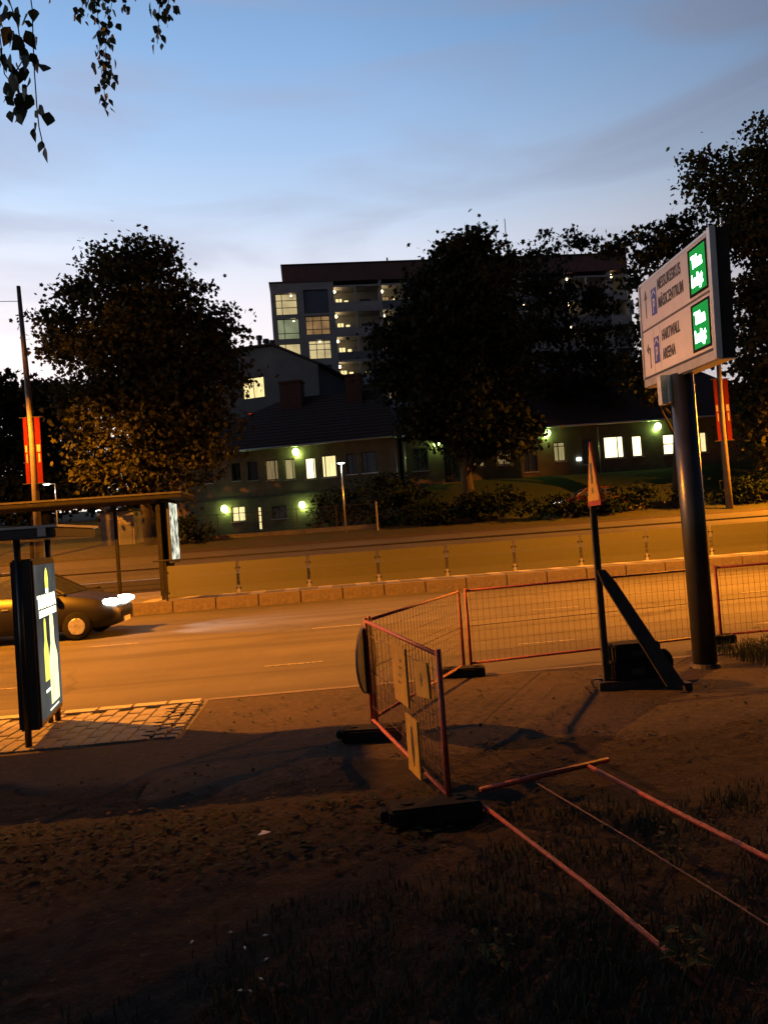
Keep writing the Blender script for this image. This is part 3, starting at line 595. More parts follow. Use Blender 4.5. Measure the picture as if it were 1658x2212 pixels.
# -- long low wing, right
oB, aB = (7.36, 51.58), R(-1.32)
hB = thing('single_storey_house', 'long low brown house with lit windows, behind the trees and bushes', 'house', (*oB, 0), aB)
wB = [(-1.05,5.98,.06,7.6,'pane_dark',(.5,)),(1.18,5.0,2.28,7.55,'pane_dark',(.5,)),(2.83,5.98,4.05,7.44,'lit_curtain',(.3,)),(4.94,6.0,6.02,7.46,'lit_curtain',(.5,)),(6.79,5.36,7.82,7.58,'pane_dark',(.5,)),(9.05,5.98,9.90,7.35,'lit_half',(.4,)),(11.11,5.63,11.83,7.46,'pane_dark',()),(12.69,5.93,14.15,7.50,'lit_bright',(.70,)),(14.74,5.93,15.5,7.44,'lit_bright',()),(17.0,5.91,18.0,7.39,'lit_bright',()),(19.45,5.91,20.25,7.38,'lit',(.4,))]
mb = MB(); wall_holes(mb, -1.7, 26, 3.6, 8.4, [w[:4] for w in wB]); mb.box(-1.7, .4, 3.6, -1.4, 8.5, 8.4).box(25.7, .4, 3.6, 26, 8.5, 8.4).box(-1.7, 8.2, 3.6, 26, 8.5, 8.4).box(-1.3, .5, 3.6, 25.6, .6, 8.3)
mb.build('wall', M['plaster_dark'], hB)
for i, w in enumerate(wB):
    q = window(hB, *w[:4], M[w[4]], w[5], (.78,) if i == 5 else ((.52,) if i == 9 else ())); sill(q, w[0], w[2], w[1])
MB().box(2.98, .16, 6.1, 3.22, .2, 7.3).build('curtain_gap', M['lit_bright'], hB); MB().box(5.75, .16, 6.1, 5.9, .2, 7.3).build('curtain_gap', M['lit_bright'], hB)
ev = 8.42; rp = [(-2.2, -.6, ev), (26.6, -.6, ev), (26.6, 9.2, ev), (-2.2, 9.2, ev), (2.0, 4.2, 12.7), (22, 4.2, 12.7)]
MB().add(rp, [(0, 1, 5, 4), (1, 2, 5), (2, 3, 4, 5), (3, 0, 4), (3, 2, 1, 0)]).build('roof', M['roof_tile'], hB)
MB().tube([(-2.2, -.68, ev - .04), (26.6, -.68, ev - .04)], .07, 8).build('gutter', M['steel'], hB, True)
for s in (-1.55, 12.3): MB().tube([(s, -.1, ev - .2), (s, -.1, 4.9)], .05, 8).build('downpipe', M['steel'], hB, True)
MB().box(-.3, -1.1, 4.7, 3.4, -.02, 4.95).build('door_step', M['concrete'], hB)
MB().box(-.2, -.9, 7.98, 3.0, -.02, 8.08).build('door_canopy', M['dark_metal'], hB)
MB().box(10.65, -.12, 5.92, 10.95, -.01, 6.14).build('lit_notice_box', M['bulb_white'], hB)
for s, z, lb, pw in ((.69, 7.85, 'small green wall lamp above the dark doorway', 60), (8.56, 8.01, 'green wall lamp left of the narrow half lit window', 110), (16.54, 7.96, 'green wall lamp nearest the big parking sign pole', 90)):
    w = wall_lamp(local_to_world(oB, aB, s, -.35, z), lb, pw)

# -- grey building half hidden behind the maple
oC, aC = (-6.06, 66.68), R(-21.36)
hC = thing('grey_building', 'dark grey building with small chimneys between the maple and the apartment block', 'building', (*oC, 0), aC)
I4 = Matrix()
wC = [(-.6, 14.6, 1.54, 16.5, 'lit', (.5,)), (-.3, 12.15, 1.44, 13.4, 'lit_red', (.5,)), (-4.5, 14.6, -2.6, 16.4, 'pane_dark', (.5,))]
mb = MB(); wall_holes(mb, -12, 6.75, 2, 16.6, [w[:4] for w in wC]); mb.box(-12, .4, 2, 6.75, 12, 16.6)
mb.prism([(-12, 16.605), (6.75, 16.605), (6.75, 16.8), (2.6, 19.0), (-12, 19.3)], .02, 11.9, I4); mb.build('wall', M['mid_wall'], hC)
MB().prism([(-12.3, 19.35), (2.62, 19.05), (7.05, 16.7), (7.15, 16.86), (2.68, 19.24), (-12.3, 19.55)], -.25, 12.2, I4).build('roof', M['roof_tile'], hC)
for s, z in ((1.15, 20.15), (1.8, 19.75), (2.35, 19.55)):
    MB().tube([(s, .5, 18.8), (s, .5, z - .22)], .2, 8).tube([(s, .5, z - .22), (s, .5, z + .1)], .3, 8).build('chimney_pipe', M['black_metal'], hC)
for w in wC: window(hC, *w[:4], M[w[4]], w[5])

# -- tall apartment block
oD, aD = (-3.21, 90.53), R(1.38)
hD = thing('apartment_block', 'tall grey apartment block with lit stairwell windows and balconies, behind the trees', 'apartment block', (*oD, 0), aD)
tw = [(-1.09,29.20,1.60,31.87,'lit_stair',(.3,),(.35,.68)),(-1.06,26.18,1.66,28.75,'lit_green',(.32,),(.3,)),(-1.0,23.1,1.65,25.68,'lit_stair',(.3,),(.35,)),(-1.0,20.0,1.65,22.6,'lit_green',(.3,),(.35,)),(2.4,29.27,5.42,32.21,'pane_blue',(),()),(2.4,26.6,5.44,28.96,'lit_warm',(.3,.65),(.3,.75)),(2.6,23.6,5.37,25.93,'lit_stair',(.35,.7),(.5,.8)),(2.6,20.4,5.3,22.8,'pane_blue',(.5,),(.85,)),(3.43,18.84,5.30,19.78,'lit_bright',(.55,),()),(-1.0,16.9,1.65,19.5,'lit_stair',(.3,),(.35,))]
mb = MB(); wall_holes(mb, -1.6, 5.85, 4, 33.1, [w[:4] for w in tw], 0, .5); mb.box(-1.6, .9, 4, 5.85, 12, 33.1)
mb.build('wall', M['apart_wall'], hD)
for w in tw: window(hD, *w[:4], M[w[4]], w[5], w[6], y=.25, fr=.10)
MB().tube([(.9, .1, 31.55), (.9, .1, 31.6)], .12, 8).tube([(4.0, .1, 25.7), (4.0, .1, 25.75)], .1, 8).tube([(1.0, .1, 28.4), (1.0, .1, 28.44)], .1, 8).build('ceiling_lamp', M['bulb_warm'], hD)
MB().box(-.02, -.12, 33.12, 43.95, 13, 35.2).build('roof_storey', M['apart_band'], hD)
MB().box(-.12, -.22, 35.2, 44.05, 13.1, 35.38).build('parapet', M['dark_metal'], hD)
MB().box(-1.7, -.1, 33.1, -.03, 12.1, 33.3).build('parapet', M['dark_metal'], hD)
MB().box(5.86, 2.1, 4, 43.95, 13, 33.1).build('wall', M['apart_wall'], hD)
floors = [14.2, 17.3, 20.4, 23.3, 26.4, 29.5, 32.6]
lamps = {(0, 31.9), (0, 28.8), (0, 25.7), (0, 22.55), (1, 31.7), (1, 28.6), (1, 25.6), (2, 28.94), (2, 22.4), (4, 32.3), (4, 29.4), (4, 26.0), (5, 32.4), (5, 29.05), (5, 26.1), (6, 32.5), (6, 29.4), (3, 25.6), (2, 25.6)}
for fz in floors: MB().box(5.87, -.02, fz - .22, 43.94, 2.09, fz).build('balcony_slab', M['apart_wall'], hD)
for k in range(8):
    s = 5.87 + 5.92 * k if k < 7 else 43.8
    MB().box(s, -.05, 4, s + .28, 2.08, 33.1).build('party_wall', M['apart_wall'], hD)
    if k == 7: break
    wid = 5.78 if k < 6 else 2.2
    for fi in range(1, 6):
        z = floors[fi]
        MB().box(s + .29, -.04, z + .02, s + wid, .02, z + .98).build('balcony_rail', M['apart_wall'] if (k + fi) % 3 else M['apart_dark'], hD)
        MB().box(s + 2.85, -.03, z + 1.0, s + 3.05, .3, floors[fi + 1] - .22).build('balcony_screen', M['apart_wall'], hD)
        lit = M['lit'] if (k, fi) in ((0, 5), (0, 4), (0, 3), (0, 2), (1, 3), (1, 5), (1, 4), (5, 5)) else (M['lit_curtain'] if random.random() < .4 else M['pane_dark'])
        if k < 6:
            window(hD, s + .5, z + .75, s + 1.4, z + 2.1, M['lit'] if k == 0 else (M['lit_warm'] if k == 1 else M['pane_dark']), (.5,), (.35,), y=2.04)
            window(hD, s + 1.55, z + .75, s + 2.2, z + 1.9, lit, (), (.3,), y=2.04)
            window(hD, s + 3.6, z + .7, s + 4.9, z + 1.9, M['pane_dark'] if random.random() < .6 else M['lit_curtain'], (.5,), (.4,), y=2.04)
for k, z in lamps:
    s = 6.12 + 5.92 * k
    lo = MB().ball((s + .10, .25, z), .17 if k < 2 else .24, 8, 6).build('balcony_lamp', M['bulb_warm'], hD, True)
    l = bpy.data.lights.new('balcony_light', 'POINT'); l.energy = 16 if k < 2 else 16; l.color = (1, .66, .28); l.shadow_soft_size = .15
    o = bpy.data.objects.new('balcony_light', l); COL.objects.link(o); o.parent = hD; o.location = (s + .35, .8, z)
MB().box(5.9, .4, 19.0, 6.4, .45, 20.2).build('stair_light', M['lit_bright'], hD)
for s, h, dx in ((28.3, 41.2, -1.0), (29.6, 42.0, .0)):
    mb = MB().tube([(s, 4, 35.3), (s, 4, h)], .05, 6)
    if dx: mb.tube([(s, 4, h - .2), (s + dx, 4, h - .1)], .03, 5)
    mb.build('antenna', M['dark_metal'], hD)
MB().tube([(13.2, 1, 35.3), (13.2, 1, 36.2)], .1, 6).build('vent_pipe', M['dark_metal'], hD)

# ------------------------------------------------------------------ far verge: fence, lamps, shed, masts
def wire_fence(p0, p1, h, n, label):
    p0 = Vector(p0); p1 = Vector(p1); d = p1 - p0; L = d.length; a = math.atan2(d.y, d.x)
    t = thing('wire_fence', label, 'fence', p0, a, 'wire fences along the far verge')
    pl = MB().box(0, -.1, -.25, L, .1, .10).build('plinth', M['concrete'], t)
    for i in range(n + 1): MB().tube([(L * i / n, 0, .1), (L * i / n, 0, h)], .03, 6).build('post', M['dark_metal'], t)
    MB().tube([(0, 0, h - .04), (L, 0, h - .04)], .02, 6).build('top_rail', M['dark_metal'], t)
    w = MB(); k = int(L / .14)
    for i in range(k): w.box(L * i / k - .004, -.006, .1, L * i / k + .004, .002, h - .05)
    for i in range(6): z = .2 + i * (h - .3) / 6; w.box(0, .002, z - .004, L, .01, z + .004)
    w.build('wire_mesh', M['dark_metal'], t)['kind'] = 'stuff'
wire_fence((-9.1, 46.5, 2.33), (3.1, 46.0, 2.27), 1.42, 5, 'wire fence on a pale plinth in front of the two storey house')
wire_fence((6.9, 46.1, 2.30), (11.0, 46.0, 2.30), 1.3, 2, 'short wire fence between the hedge and the dark bushes')
wire_fence((19.0, 46.3, 2.45), (24.0, 46.2, 2.45), 1.2, 2, 'wire fence left of the right tram mast, below the grass bank')
wire_fence((25.6, 46.3, 2.45), (34.0, 46.2, 2.45), 1.2, 3, 'wire fence right of the right tram mast')
def park_lamp(p, h, label, arm=0.0):
    t = thing('park_lamp', label, 'lamp post', p, 0, 'slim park lamps across the road')
    MB().tube([(0, 0, -.1), (0, 0, h)], [.055, .035], 8).build('pole', M['steel'], t, True)
    if arm: MB().tube([(0, 0, h), (arm, 0, h + .1)], .03, 6).build('arm', M['steel'], t)
    c = (arm, 0, h + .08)
    MB().tube([(c[0], 0, h + .12), (c[0], 0, h + .02)], [.06, .28], 12).build('shade', M['dark_metal'], t)
    MB().tube([(c[0], 0, h + .018), (c[0], 0, h - .03)], [.24, .16], 12).build('lens', M['bulb_white'], t)
    l = bpy.data.lights.new('lamp_light', 'POINT'); l.energy = 45; l.color = (.8, 1, .9); l.shadow_soft_size = .1
    o = bpy.data.objects.new('lamp_light', l); COL.objects.link(o); o.parent = t; o.location = (c[0], 0, h - .12)
park_lamp(tb(1.15, 45.1), 6.25 - float(tz(1.15, 45.1)), 'slim park lamp in front of the hedge and the lit house')
park_lamp(tb(-18.05, 51.6), 6.75 - float(tz(-18.05, 51.6)), 'park lamp with side arm above the tram shelter roof, near the left mast', -.55)
sh = thing('shed', 'small beige shed with a grey door seen through the tram shelter', 'shed', tb(-13.0, 47.4), R(-4))
MB().box(-1.0, 0, -.2, 1.05, 2, 2.05).build('wall', M['slab'], sh); MB().box(-1.15, -.15, 2.05, 1.2, 2.1, 2.2).build('roof', M['dark_metal'], sh)
MB().box(.15, -.04, -.1, .95, -.003, 1.25).build('door', M['mid_wall'], sh)
ps = thing('marker_post', 'thin white marker post beside the hedge', 'post', tb(3.1, 45.0))
MB().tube([(0, 0, -.1), (0, 0, 1.75)], .045, 8).build('pole', M['slab'], ps); MB().box(-.06, -.06, 1.75, .06, .06, 1.82).build('cap', M['dark_metal'], ps)
def text_mesh(txt, size, m, parent, mat4, sx=1.0, ext=.002, name='lettering', bold=0.0, align='LEFT', spacing=1.0):
    cu = bpy.data.curves.new('tmp', 'FONT'); cu.body = txt; cu.size = size; cu.extrude = ext; cu.offset = bold; cu.align_x = align; cu.space_character = spacing
    o = bpy.data.objects.new('tmp', cu); COL.objects.link(o); bpy.context.view_layer.update()
    me = bpy.data.meshes.new_from_object(o.evaluated_get(bpy.context.evaluated_depsgraph_get())); bpy.data.objects.remove(o)
    me.transform(mat4 @ Matrix.Diagonal((sx, 1, 1, 1))); me.name = name; return link(name, me, m, parent)
RX = Matrix.Rotation(R(90), 4, 'X')       # text plane x,y -> x,z facing -y
def mast(x, y, h, label, lean, zb):
    t = thing('tram_mast', label, 'tram mast', (x, y, zb), 0, 'tram wire masts with red banners')
    MB().tube([(0, 0, -.2), (0, 0, h * .45), (lean, 0, h)], [.22, .18, .11], 12).build('pole', M['mast'], t, True)
    for z in (4.1, 7.9): MB().tube([(-.62, -.1, z), (.62, -.1, z)], .025, 6).build('banner_arm', M['dark_metal'], t)
    for sx in (-1, 1):
        b = MB().box(.20 if sx > 0 else -.42, -.115, 4.12, .50 if sx > 0 else -.20, -.095, 7.88).build('banner', M['banner'], t)
        MB().box(.26 if sx > 0 else -.37, -.125, 5.9, .45 if sx > 0 else -.27, -.117, 6.3).build('banner_mark', M['slab'], b)
        MB().box(.32 if sx > 0 else -.33, -.125, 5.3, .42 if sx > 0 else -.27, -.117, 5.8).build('banner_mark', M['slab'], b)
    return t
mast(-16.35, 43.6, 15.5, 'left tram mast with red banners behind the shelter roofs', -.25, 2.0)
mast(24.6, 43.6, 11.5, 'right tram mast with red banners behind the sign pole', .15, 1.85)
for a, b in (((-16.6, 43.5, 16.6), (-40, 40, 16.4)),):
    tag(MB().tube([a, b], .02, 5).build('span_wire', M['black_metal']), 'thin wire running left from the left mast', 'wire')

# ------------------------------------------------------------------ cars
def car(name, label, loc, rz, paint, lights, L=4.4, Hh=1.55, W=1.78):
    t = thing(name, label, 'car', loc, rz)
    hw = W / 2
    st = [(0, .30, .62, .72), (.12, .24, .74, .84), (.5, .20, .86, .94), (1.15, .20, .98, 1.0), (2.3, .20, 1.0, 1.0), (3.5, .20, 1.02, 1.0), (4.15, .22, 1.0, .96), (4.4, .34, .86, .86)]
    k = L / 4.4; mb = MB(); ring = 10; vs = []
    for x, zl, zt, wf in st:
        w = hw * wf
        for (yy, z) in ((-w * .9, zl), (-w, zl + .12), (-w, zl + (zt - zl) * .6), (-w * .94, zt - .03), (-w * .8, zt), (w * .8, zt), (w * .94, zt - .03), (w, zl + (zt - zl) * .6), (w, zl + .12), (w * .9, zl)): vs.append((-x * k, yy, z * Hh / 1.5))
    n = len(st); fs = [(i * ring + j, i * ring + (j + 1) % ring, (i + 1) * ring + (j + 1) % ring, (i + 1) * ring + j) for i in range(n - 1) for j in range(ring)] + [tuple(range(ring)), tuple((n - 1) * ring + j for j in range(ring - 1, -1, -1))]
    body = mb.add(vs, fs).build('body', paint, t, True)
    zb, zr = 1.0 * Hh / 1.5 - .02, Hh
    cab = [(-1.1 * k, zb), (-1.95 * k, zr - .03), (-2.6 * k, zr), (-3.4 * k, zr - .05), (-4.1 * k, zb)]
    gv = []; inset = .26
    for x, z in cab: w = hw * .93 - (inset if z > zb + .1 else 0) ; gv += [(x, -w, z), (x, w, z)]
    MB().add(gv, [(0, 1, 3, 2), (6, 7, 9, 8), (0, 2, 4, 6, 8), (1, 9, 7, 5, 3)]).build('window_glass', M['pane_dark'], t)
    w = hw * .93 - inset
    MB().box(-3.42 * k, -w - .02, zr - .05, -1.93 * k, w + .02, zr + .015).build('roof', paint, t, bevel=.02)
    pl = MB()
    for sy in (-1, 1):
        for (xa, za, xb, zb_) in ((-1.1 * k, zb, -1.95 * k, zr - .02), (-2.75 * k, zb, -2.7 * k, zr - .02), (-4.1 * k, zb, -3.4 * k, zr - .03)):
            pl.tube([(xa, sy * hw * .93, za), (xb, sy * (w + .01), zb_)], .035, 6)
    pl.build('roof_pillars', paint, t)
    for x in (-.85 * k, -3.5 * k):
        for sy in (-1, 1):
            y0 = sy * (hw - .20); y1 = sy * (hw + .012)
            wh = MB().tube([(x, y0, .32), (x, y0 + (y1 - y0) * .1, .32), (x, y1 - sy * .02, .32), (x, y1, .32)], [.27, .325, .325, .29], 20).build('wheel', M['tyre'], t, True)
            rm = MB().tube([(x, y1 - sy * .005, .32), (x, y1 + sy * .004, .32)], [.2, .18], 14)
            for q in range(5): an = q * 2 * PI / 5; rm.box(-.03, -.004, .03, .03, .012, .19, Matrix.Translation((x, y1 + sy * .004, .32)) @ Matrix.Rotation(an, 4, 'Y'))
            rm.build('rim', M['steel'], wh)
    for sy in (-1, 1):
        MB().ball((-.17, sy * hw * .66, .74 * Hh / 1.5), 1, 16, 10, (.24, .20, .085)).build('headlight', lights, t, True)
        MB().box(-4.42 * k, sy * hw * .7 - .14, .74, -4.3 * k, sy * hw * .7 + .14, .95).build('tail_light', M['taillight'], t, bevel=.02)
        MB().box(-1.42 * k, sy * (hw + .08) - .07, zb - .02, -1.3 * k, sy * (hw + .08) + .07, zb + .12).build('wing_mirror', paint, t, bevel=.025)
        MB().box(-2.45 * k, sy * (hw + .004) - .008, .80, -2.3 * k, sy * (hw + .004) + .008, .83).build('door_handle', M['steel'], t)
    MB().box(-.06, -.42, .40, .02, .42, .56).build('grille', M['black_plastic'], t, bevel=.015)
    MB().box(.0, -.26, .30, .03, .26, .41).build('number_plate', M['white_sign'], t)
    return t
ca = car('dark_car', 'dark car with a blazing headlight on the road behind the lit poster', (-4.95, 18.35, -.03), 0, M['car_dark'], M['headlight'], 4.5, 1.62, 1.8)
for sy in (-.55, .55):
    l = bpy.data.lights.new('headlight_beam', 'SPOT'); l.energy = 900; l.color = (1, .93, .8); l.spot_size = R(60); l.spot_blend = .7; l.shadow_soft_size = .08
    o = bpy.data.objects.new('headlight_beam', l); COL.objects.link(o); o.parent = ca; o.location = (.06, sy, .74); o.rotation_euler = (0, R(-84), 0)
car('red_car', 'red car parked on the far side below the low house, half hidden by bushes', (14.6, 46.1, float(tz(3., 46.1)) + .05), R(176), M['car_red'], M['glint'], 4.2, 1.5)
car('blue_car', 'dark blue car with two small lights, seen above the near shelter roof', (-15.6, 54.4, float(tz(-15.6, 54.4)) + .05), R(-92), M['car_blue'], M['glint'], 4.4, 1.6)

# ------------------------------------------------------------------ tram stop: glass fence, shelter
gf = thing('glass_fence', 'frosted glass fence panels with thin top rail along the tram platform', 'fence', (-4.952, 23.0, .30))
n_post = 15
gm = None
for i in range(n_post):
    x = 2.152 * i - .0
    p = MB().box(-.028, -.03, 0, .028, .03, 1.16).box(-.012, -.016, 1.16, .012, .016, 1.215).build('post', M['shelter_black'], gf) if i == 0 else gf.children[0].copy()
    if i: COL.objects.link(p)
    p.location = (x, 0, 0)
    if i < n_post - 1:
        if gm is None:
            gm = MB().box(.045, -.006, .10, 2.107, .006, 1.06).build('glass_panel', M['frost'], gf)
            cm = MB()
            for xx in (.028, 2.074):
                for z in (.24, .86): cm.box(xx, -.018, z - .022, xx + .05, .018, z + .022)
            cmo = cm.build('clamp', M['shelter_black'], gm); cmo['kind'] = 'stuff'
        else:
            g2 = gm.copy(); COL.objects.link(g2); c2 = cmo.copy(); COL.objects.link(c2); c2.parent = g2; g2.location = (x, 0, 0)
MB().tube([(-.35, 0, 1.235), (2.152 * (n_post - 1) + .3, 0, 1.235)], .028, 8).build('top_rail', M['shelter_black'], gf, True)
sp = None
for i in range(-2, 13):                               # white stripes across the platform
    for dx in (.55, 1.63):
        o = MB().box(-.23, 0, 0, .23, 1.25, .005).build('platform_stripe', M['slab'], plat) if sp is None else sp.copy()
        if sp is None: sp = o
        else: COL.objects.link(o)
        o.location = (-2.8 + 2.152 * i + dx + random.uniform(-.08, .08), 23.22, .302)
ts = thing('tram_shelter', 'flat roofed glass tram shelter on the far platform', 'tram shelter', (-5.25, 23.9, .30))
rfm = MB().box(-9.5, -.35, 3.16, .82, 2.0, 3.30).build('roof', M['shelter_black'], ts, bevel=.02)
MB().box(-9.5, -.37, 3.305, .80, 2.02, 3.36).build('roof_edge', M['dark_metal'], rfm)
for x, y in ((0, 0), (-.02, 1.75), (-1.82, 1.75), (-4.6, 1.75), (-7.6, 1.75), (-7.6, 0)): MB().box(x - .05, y - .05, 0, x + .05, y + .05, 3.16).build('post', M['shelter_black'], ts)
for a, b in ((-1.77, -.07), (-4.55, -1.87), (-7.55, -4.65)): MB().box(a, 1.74, .25, b, 1.76, 2.7).build('glass_panel', M['clear'], ts)
for a, b in ((-1.77, -.07), (-4.55, -1.87), (-7.55, -4.65)): MB().tube([(a, 1.70, .95), (b, 1.70, .95)], .022, 6).build('rail', M['shelter_black'], ts)
MB().box(-.10, .05, .12, .0, 1.7, 3.1).build('end_panel', M['shelter_black'], ts)
MB().box(-6.8, 1.2, .45, -2.4, 1.6, .50).box(-6.4, 1.3, 0, -6.32, 1.5, .45).box(-2.9, 1.3, 0, -2.82, 1.5, .45).build('bench', M['shelter_black'], ts)
lb = thing('timetable_light_box', 'narrow lit poster case at the right end of the tram shelter', 'light box', (-5.02, 24.1, 1.42))
MB().box(-.06, 0, 0, .05, 1.35, 2.0).build('case', M['dark_metal'], lb, bevel=.01)
pe = MB().box(.052, .06, .06, .058, 1.29, 1.94).build('poster', emis('pale_lit_poster', (.80, .80, .62), 1.3, .9, 3.0, (1, 1, 1.2)), lb)

# ------------------------------------------------------------------ bus stop at the left
bs = thing('bus_shelter', 'dark bus shelter with flat roof at the left edge', 'bus shelter', (-3.17, 7.9, 0))
rf = MB().box(-5.2, -.12, 2.13, .42, 1.2, 2.235).build('roof', M['black_metal'], bs, bevel=.012)
MB().box(-5.2, -.14, 2.238, .45, 1.22, 2.262).build('roof_sheet', M['roof_sheet'], rf)
MB().box(.26, -.16, 2.15, .34, -.13, 2.235).build('roof_bracket', M['roof_sheet'], rf)
for x, y in ((0, -.03), (-.1, 1.08), (-4.4, 1.08), (-4.4, -.03)): MB().tube([(x, y, 0), (x, y, 2.13)], .034, 10).build('post', M['black_pole'], bs, True)
MB().box(-4.36, 1.075, .2, -.2, 1.09, 2.0).build('glass_panel', M['clear'], bs)
MB().box(-3.8, .6, .45, -1.0, 1.0, .50).box(-3.5, .75, 0, -3.4, .85, .45).box(-1.4, .75, 0, -1.3, .85, .45).build('bench', M['dark_metal'], bs)
ab = thing('advertising_light_box', 'tall lit advertising case with bottles and yellow crest under the bus shelter roof', 'light box', (-3.13, 7.86, 0), R(9))
MB().box(-.115, .0, .18, .10, 1.12, 1.93).build('case', M['black_metal'], ab, bevel=.02)
MB().box(-.05, 1.02, 0, .0, 1.07, .2).build('foot', M['black_metal'], ab)
MB().box(.102, .04, .25, .108, 1.08, 1.86).build('poster', emis('poster_ground', (.20, .20, .19), .6, .6, 1.2), ab)
def poster_quad(name, y0, z0, y1, z1, m): MB().box(.110, y0, z0, .113, y1, z1).build(name, m, ab)
PW = emis('poster_white', (1, .98, .70), 2.2); PY = emis('poster_yellow', (.95, .88, .12), 1.6); PB = emis('poster_bottle', (1.0, .97, .40), 2.2, .35, 6)
MX = Matrix(((0, 1, 0, .110), (1, 0, 0, 0), (0, 0, 1, 0), (0, 0, 0, 1)))     # local outline x -> y, pushed along x
def outline(name, pts, m): MB().prism(pts, 0, .003, MX).build(name, m, ab)
outline('crest', [(.50, 1.60), (.64, 1.60), (.65, 1.70), (.62, 1.78), (.57, 1.82), (.52, 1.78), (.49, 1.70)], PY)
outline('crest_base', [(.50, 1.545), (.63, 1.545), (.64, 1.595), (.50, 1.595)], PW)
def bottle(cx, zb, h, w, m):
    outline('bottle', [(cx - w, zb), (cx + w, zb), (cx + w, zb + h * .5), (cx + w * .45, zb + h * .66), (cx + w * .42, zb + h * .92), (cx + w * .2, zb + h), (cx - w * .2, zb + h), (cx - w * .42, zb + h * .92), (cx - w * .45, zb + h * .66), (cx - w, zb + h * .5)], m)
bottle(.36, .62, .66, .10, PY); bottle(.70, .34, .98, .21, PB)
MT = Matrix(((0, 0, 1, .110), (1, 0, 0, 0), (0, 1, 0, 0), (0, 0, 0, 1)))
text_mesh('TUNNELMA', .185, PW, ab, MT @ Matrix.Translation((.09, 1.40, 0)), sx=.93, bold=.010)
poster_quad('slogan_strip', .13, 1.30, 1.0, 1.375, PW)
poster_quad('slogan_strip', .26, .50, .52, .53, PW); poster_quad('slogan_strip', .40, .285, .85, .30, PW)

# ------------------------------------------------------------------ big parking sign
pgs = thing('parking_guidance_sign', 'large white parking sign with green lit displays on a thick black pole', 'sign', (4.50, 8.82, 0))
MB().tube([(-.0, 0, -.05), (-.0, 0, 3.62)], .142, 24).build('pole', M['black_pole'], pgs, True)
MB().tube([(-.0, 0, -.03), (0, 0, .05)], [.20, .16], 20).build('pole_collar', M['dark_metal'], pgs)
SL, SH, SD = 2.27, 1.40, .18
sa = math.atan2(9.9 - 7.65, 4.53 - 4.33)
# local frame of the box: x from the far end to the near end, y into the box, z up
ex = Vector((4.33 - 4.53, 7.65 - 9.9, 0)).normalized(); ey = Vector((-ex.y, ex.x, 0)); tilt = R(-3.0)
BM = Matrix((( ex.x, ey.x, 0, .03), (ex.y, ey.y, 0, 1.06), (0, 0, 1, 3.66), (0, 0, 0, 1))) @ Matrix.Rotation(-tilt, 4, 'Y')
box = MB().box(0, .02, 0, SL, SD, SH, BM).build('sign_box', M['dark_metal'], pgs)
fr = MB().box(0, -.02, 0, SL, .02, .10, BM).box(0, -.02, SH - .03, SL, .02, SH, BM).box(0, -.03, .10, .035, .02, SH - .03, BM).box(SL - .05, -.035, .0, SL + .02, .03, SH + .01, BM).build('frame', M['alu'], pgs)
MB().box(0, .021, -.012, SL, SD, -.002, BM).build('underside', M['alu'], pgs)
def plate(name, x0, z0, x1, z1, m, y0=-.012, y1=-.004, parent=None): return MB().box(x0, y0, z0, x1, y1, z1, BM).build(name, m, parent or pgs)
up_p = plate('face_panel', .035, .135, SL - .05, .735, M['white_sign']); lo_p = plate('face_panel', .035, .765, SL - .05, SH - .03, M['white_sign'])
for pz, top in ((.765, 1), (.135, 0)):
    par = lo_p if top else up_p
    plate('parking_symbol', .43, pz + .12, .61, pz + .46, M['blue_sign'], -.016, -.0125, par)
    text_mesh('P', .26, M['white_sign'], par, BM @ Matrix.Translation((.475, -.0165, pz + .15)) @ RX, sx=.62, bold=.004)
    MB().prism([(.45, pz + .36), (.52, pz + .42), (.59, pz + .36), (.59, pz + .385), (.52, pz + .445), (.45, pz + .385)], -.0185, -.0165, BM).build('roof_symbol', M['white_sign'], par)
    lp = plate('display', 1.66, pz + .03, SL - .12, pz + .57, M['black_plastic'], -.020, -.013, par)
    plate('display_glow', 1.72, pz + .06, SL - .15, pz + .54, M['led_green'], -.024, -.0205, lp)
    text_mesh('Tilaa', .19, M['led_text'], lp, BM @ Matrix.Translation((1.765, -.026, pz + .335)) @ RX, sx=.78, bold=.006)
    text_mesh('Ledigt', .19, M['led_text'], lp, BM @ Matrix.Translation((1.75, -.026, pz + .13)) @ RX, sx=.62, bold=.006)
MB().prism([(.215, .90), (.235, .90), (.235, 1.15), (.275, 1.15), (.225, 1.28), (.175, 1.15), (.215, 1.15)], -.0165, -.0125, BM).build('arrow', M['text_grey'], lo_p)
MB().prism([(.265, .22), (.29, .22), (.29, .50), (.225, .50), (.225, .56), (.155, .485), (.225, .41), (.225, .47), (.265, .47)], -.0165, -.0125, BM).build('arrow', M['text_grey'], up_p)
for txt, x, z, sx, par in (('MESSUKESKUS', .67, 1.16, .60, lo_p), ('MÄSSCENTRUM', .67, .93, .58, lo_p), ('HARTWALL', .72, .50, .56, up_p), ('AREENA', .72, .26, .56, up_p)):
    text_mesh(txt, .20, M['text_grey'], par, BM @ Matrix.Translation((x, -.0165, z)) @ RX, sx=sx, bold=.002)
for x in (.42, .65): plate('panel_seam', x - .002, .14, x + .002, .73, M['text_grey'], -.0135, -.0122, up_p)
plate('panel_seam', .02, .737, SL - .05, .763, M['text_grey'], -.010, -.003); plate('panel_seam', .035, .105, SL - .05, .132, M['sign_black'], -.010, -.003)
for x in (1.95, 2.2): MB().tube([BM @ Vector((x, .14, SH)), BM @ Vector((x, .14, SH + .12))], .012, 6).build('lifting_pin', M['steel'], pgs)
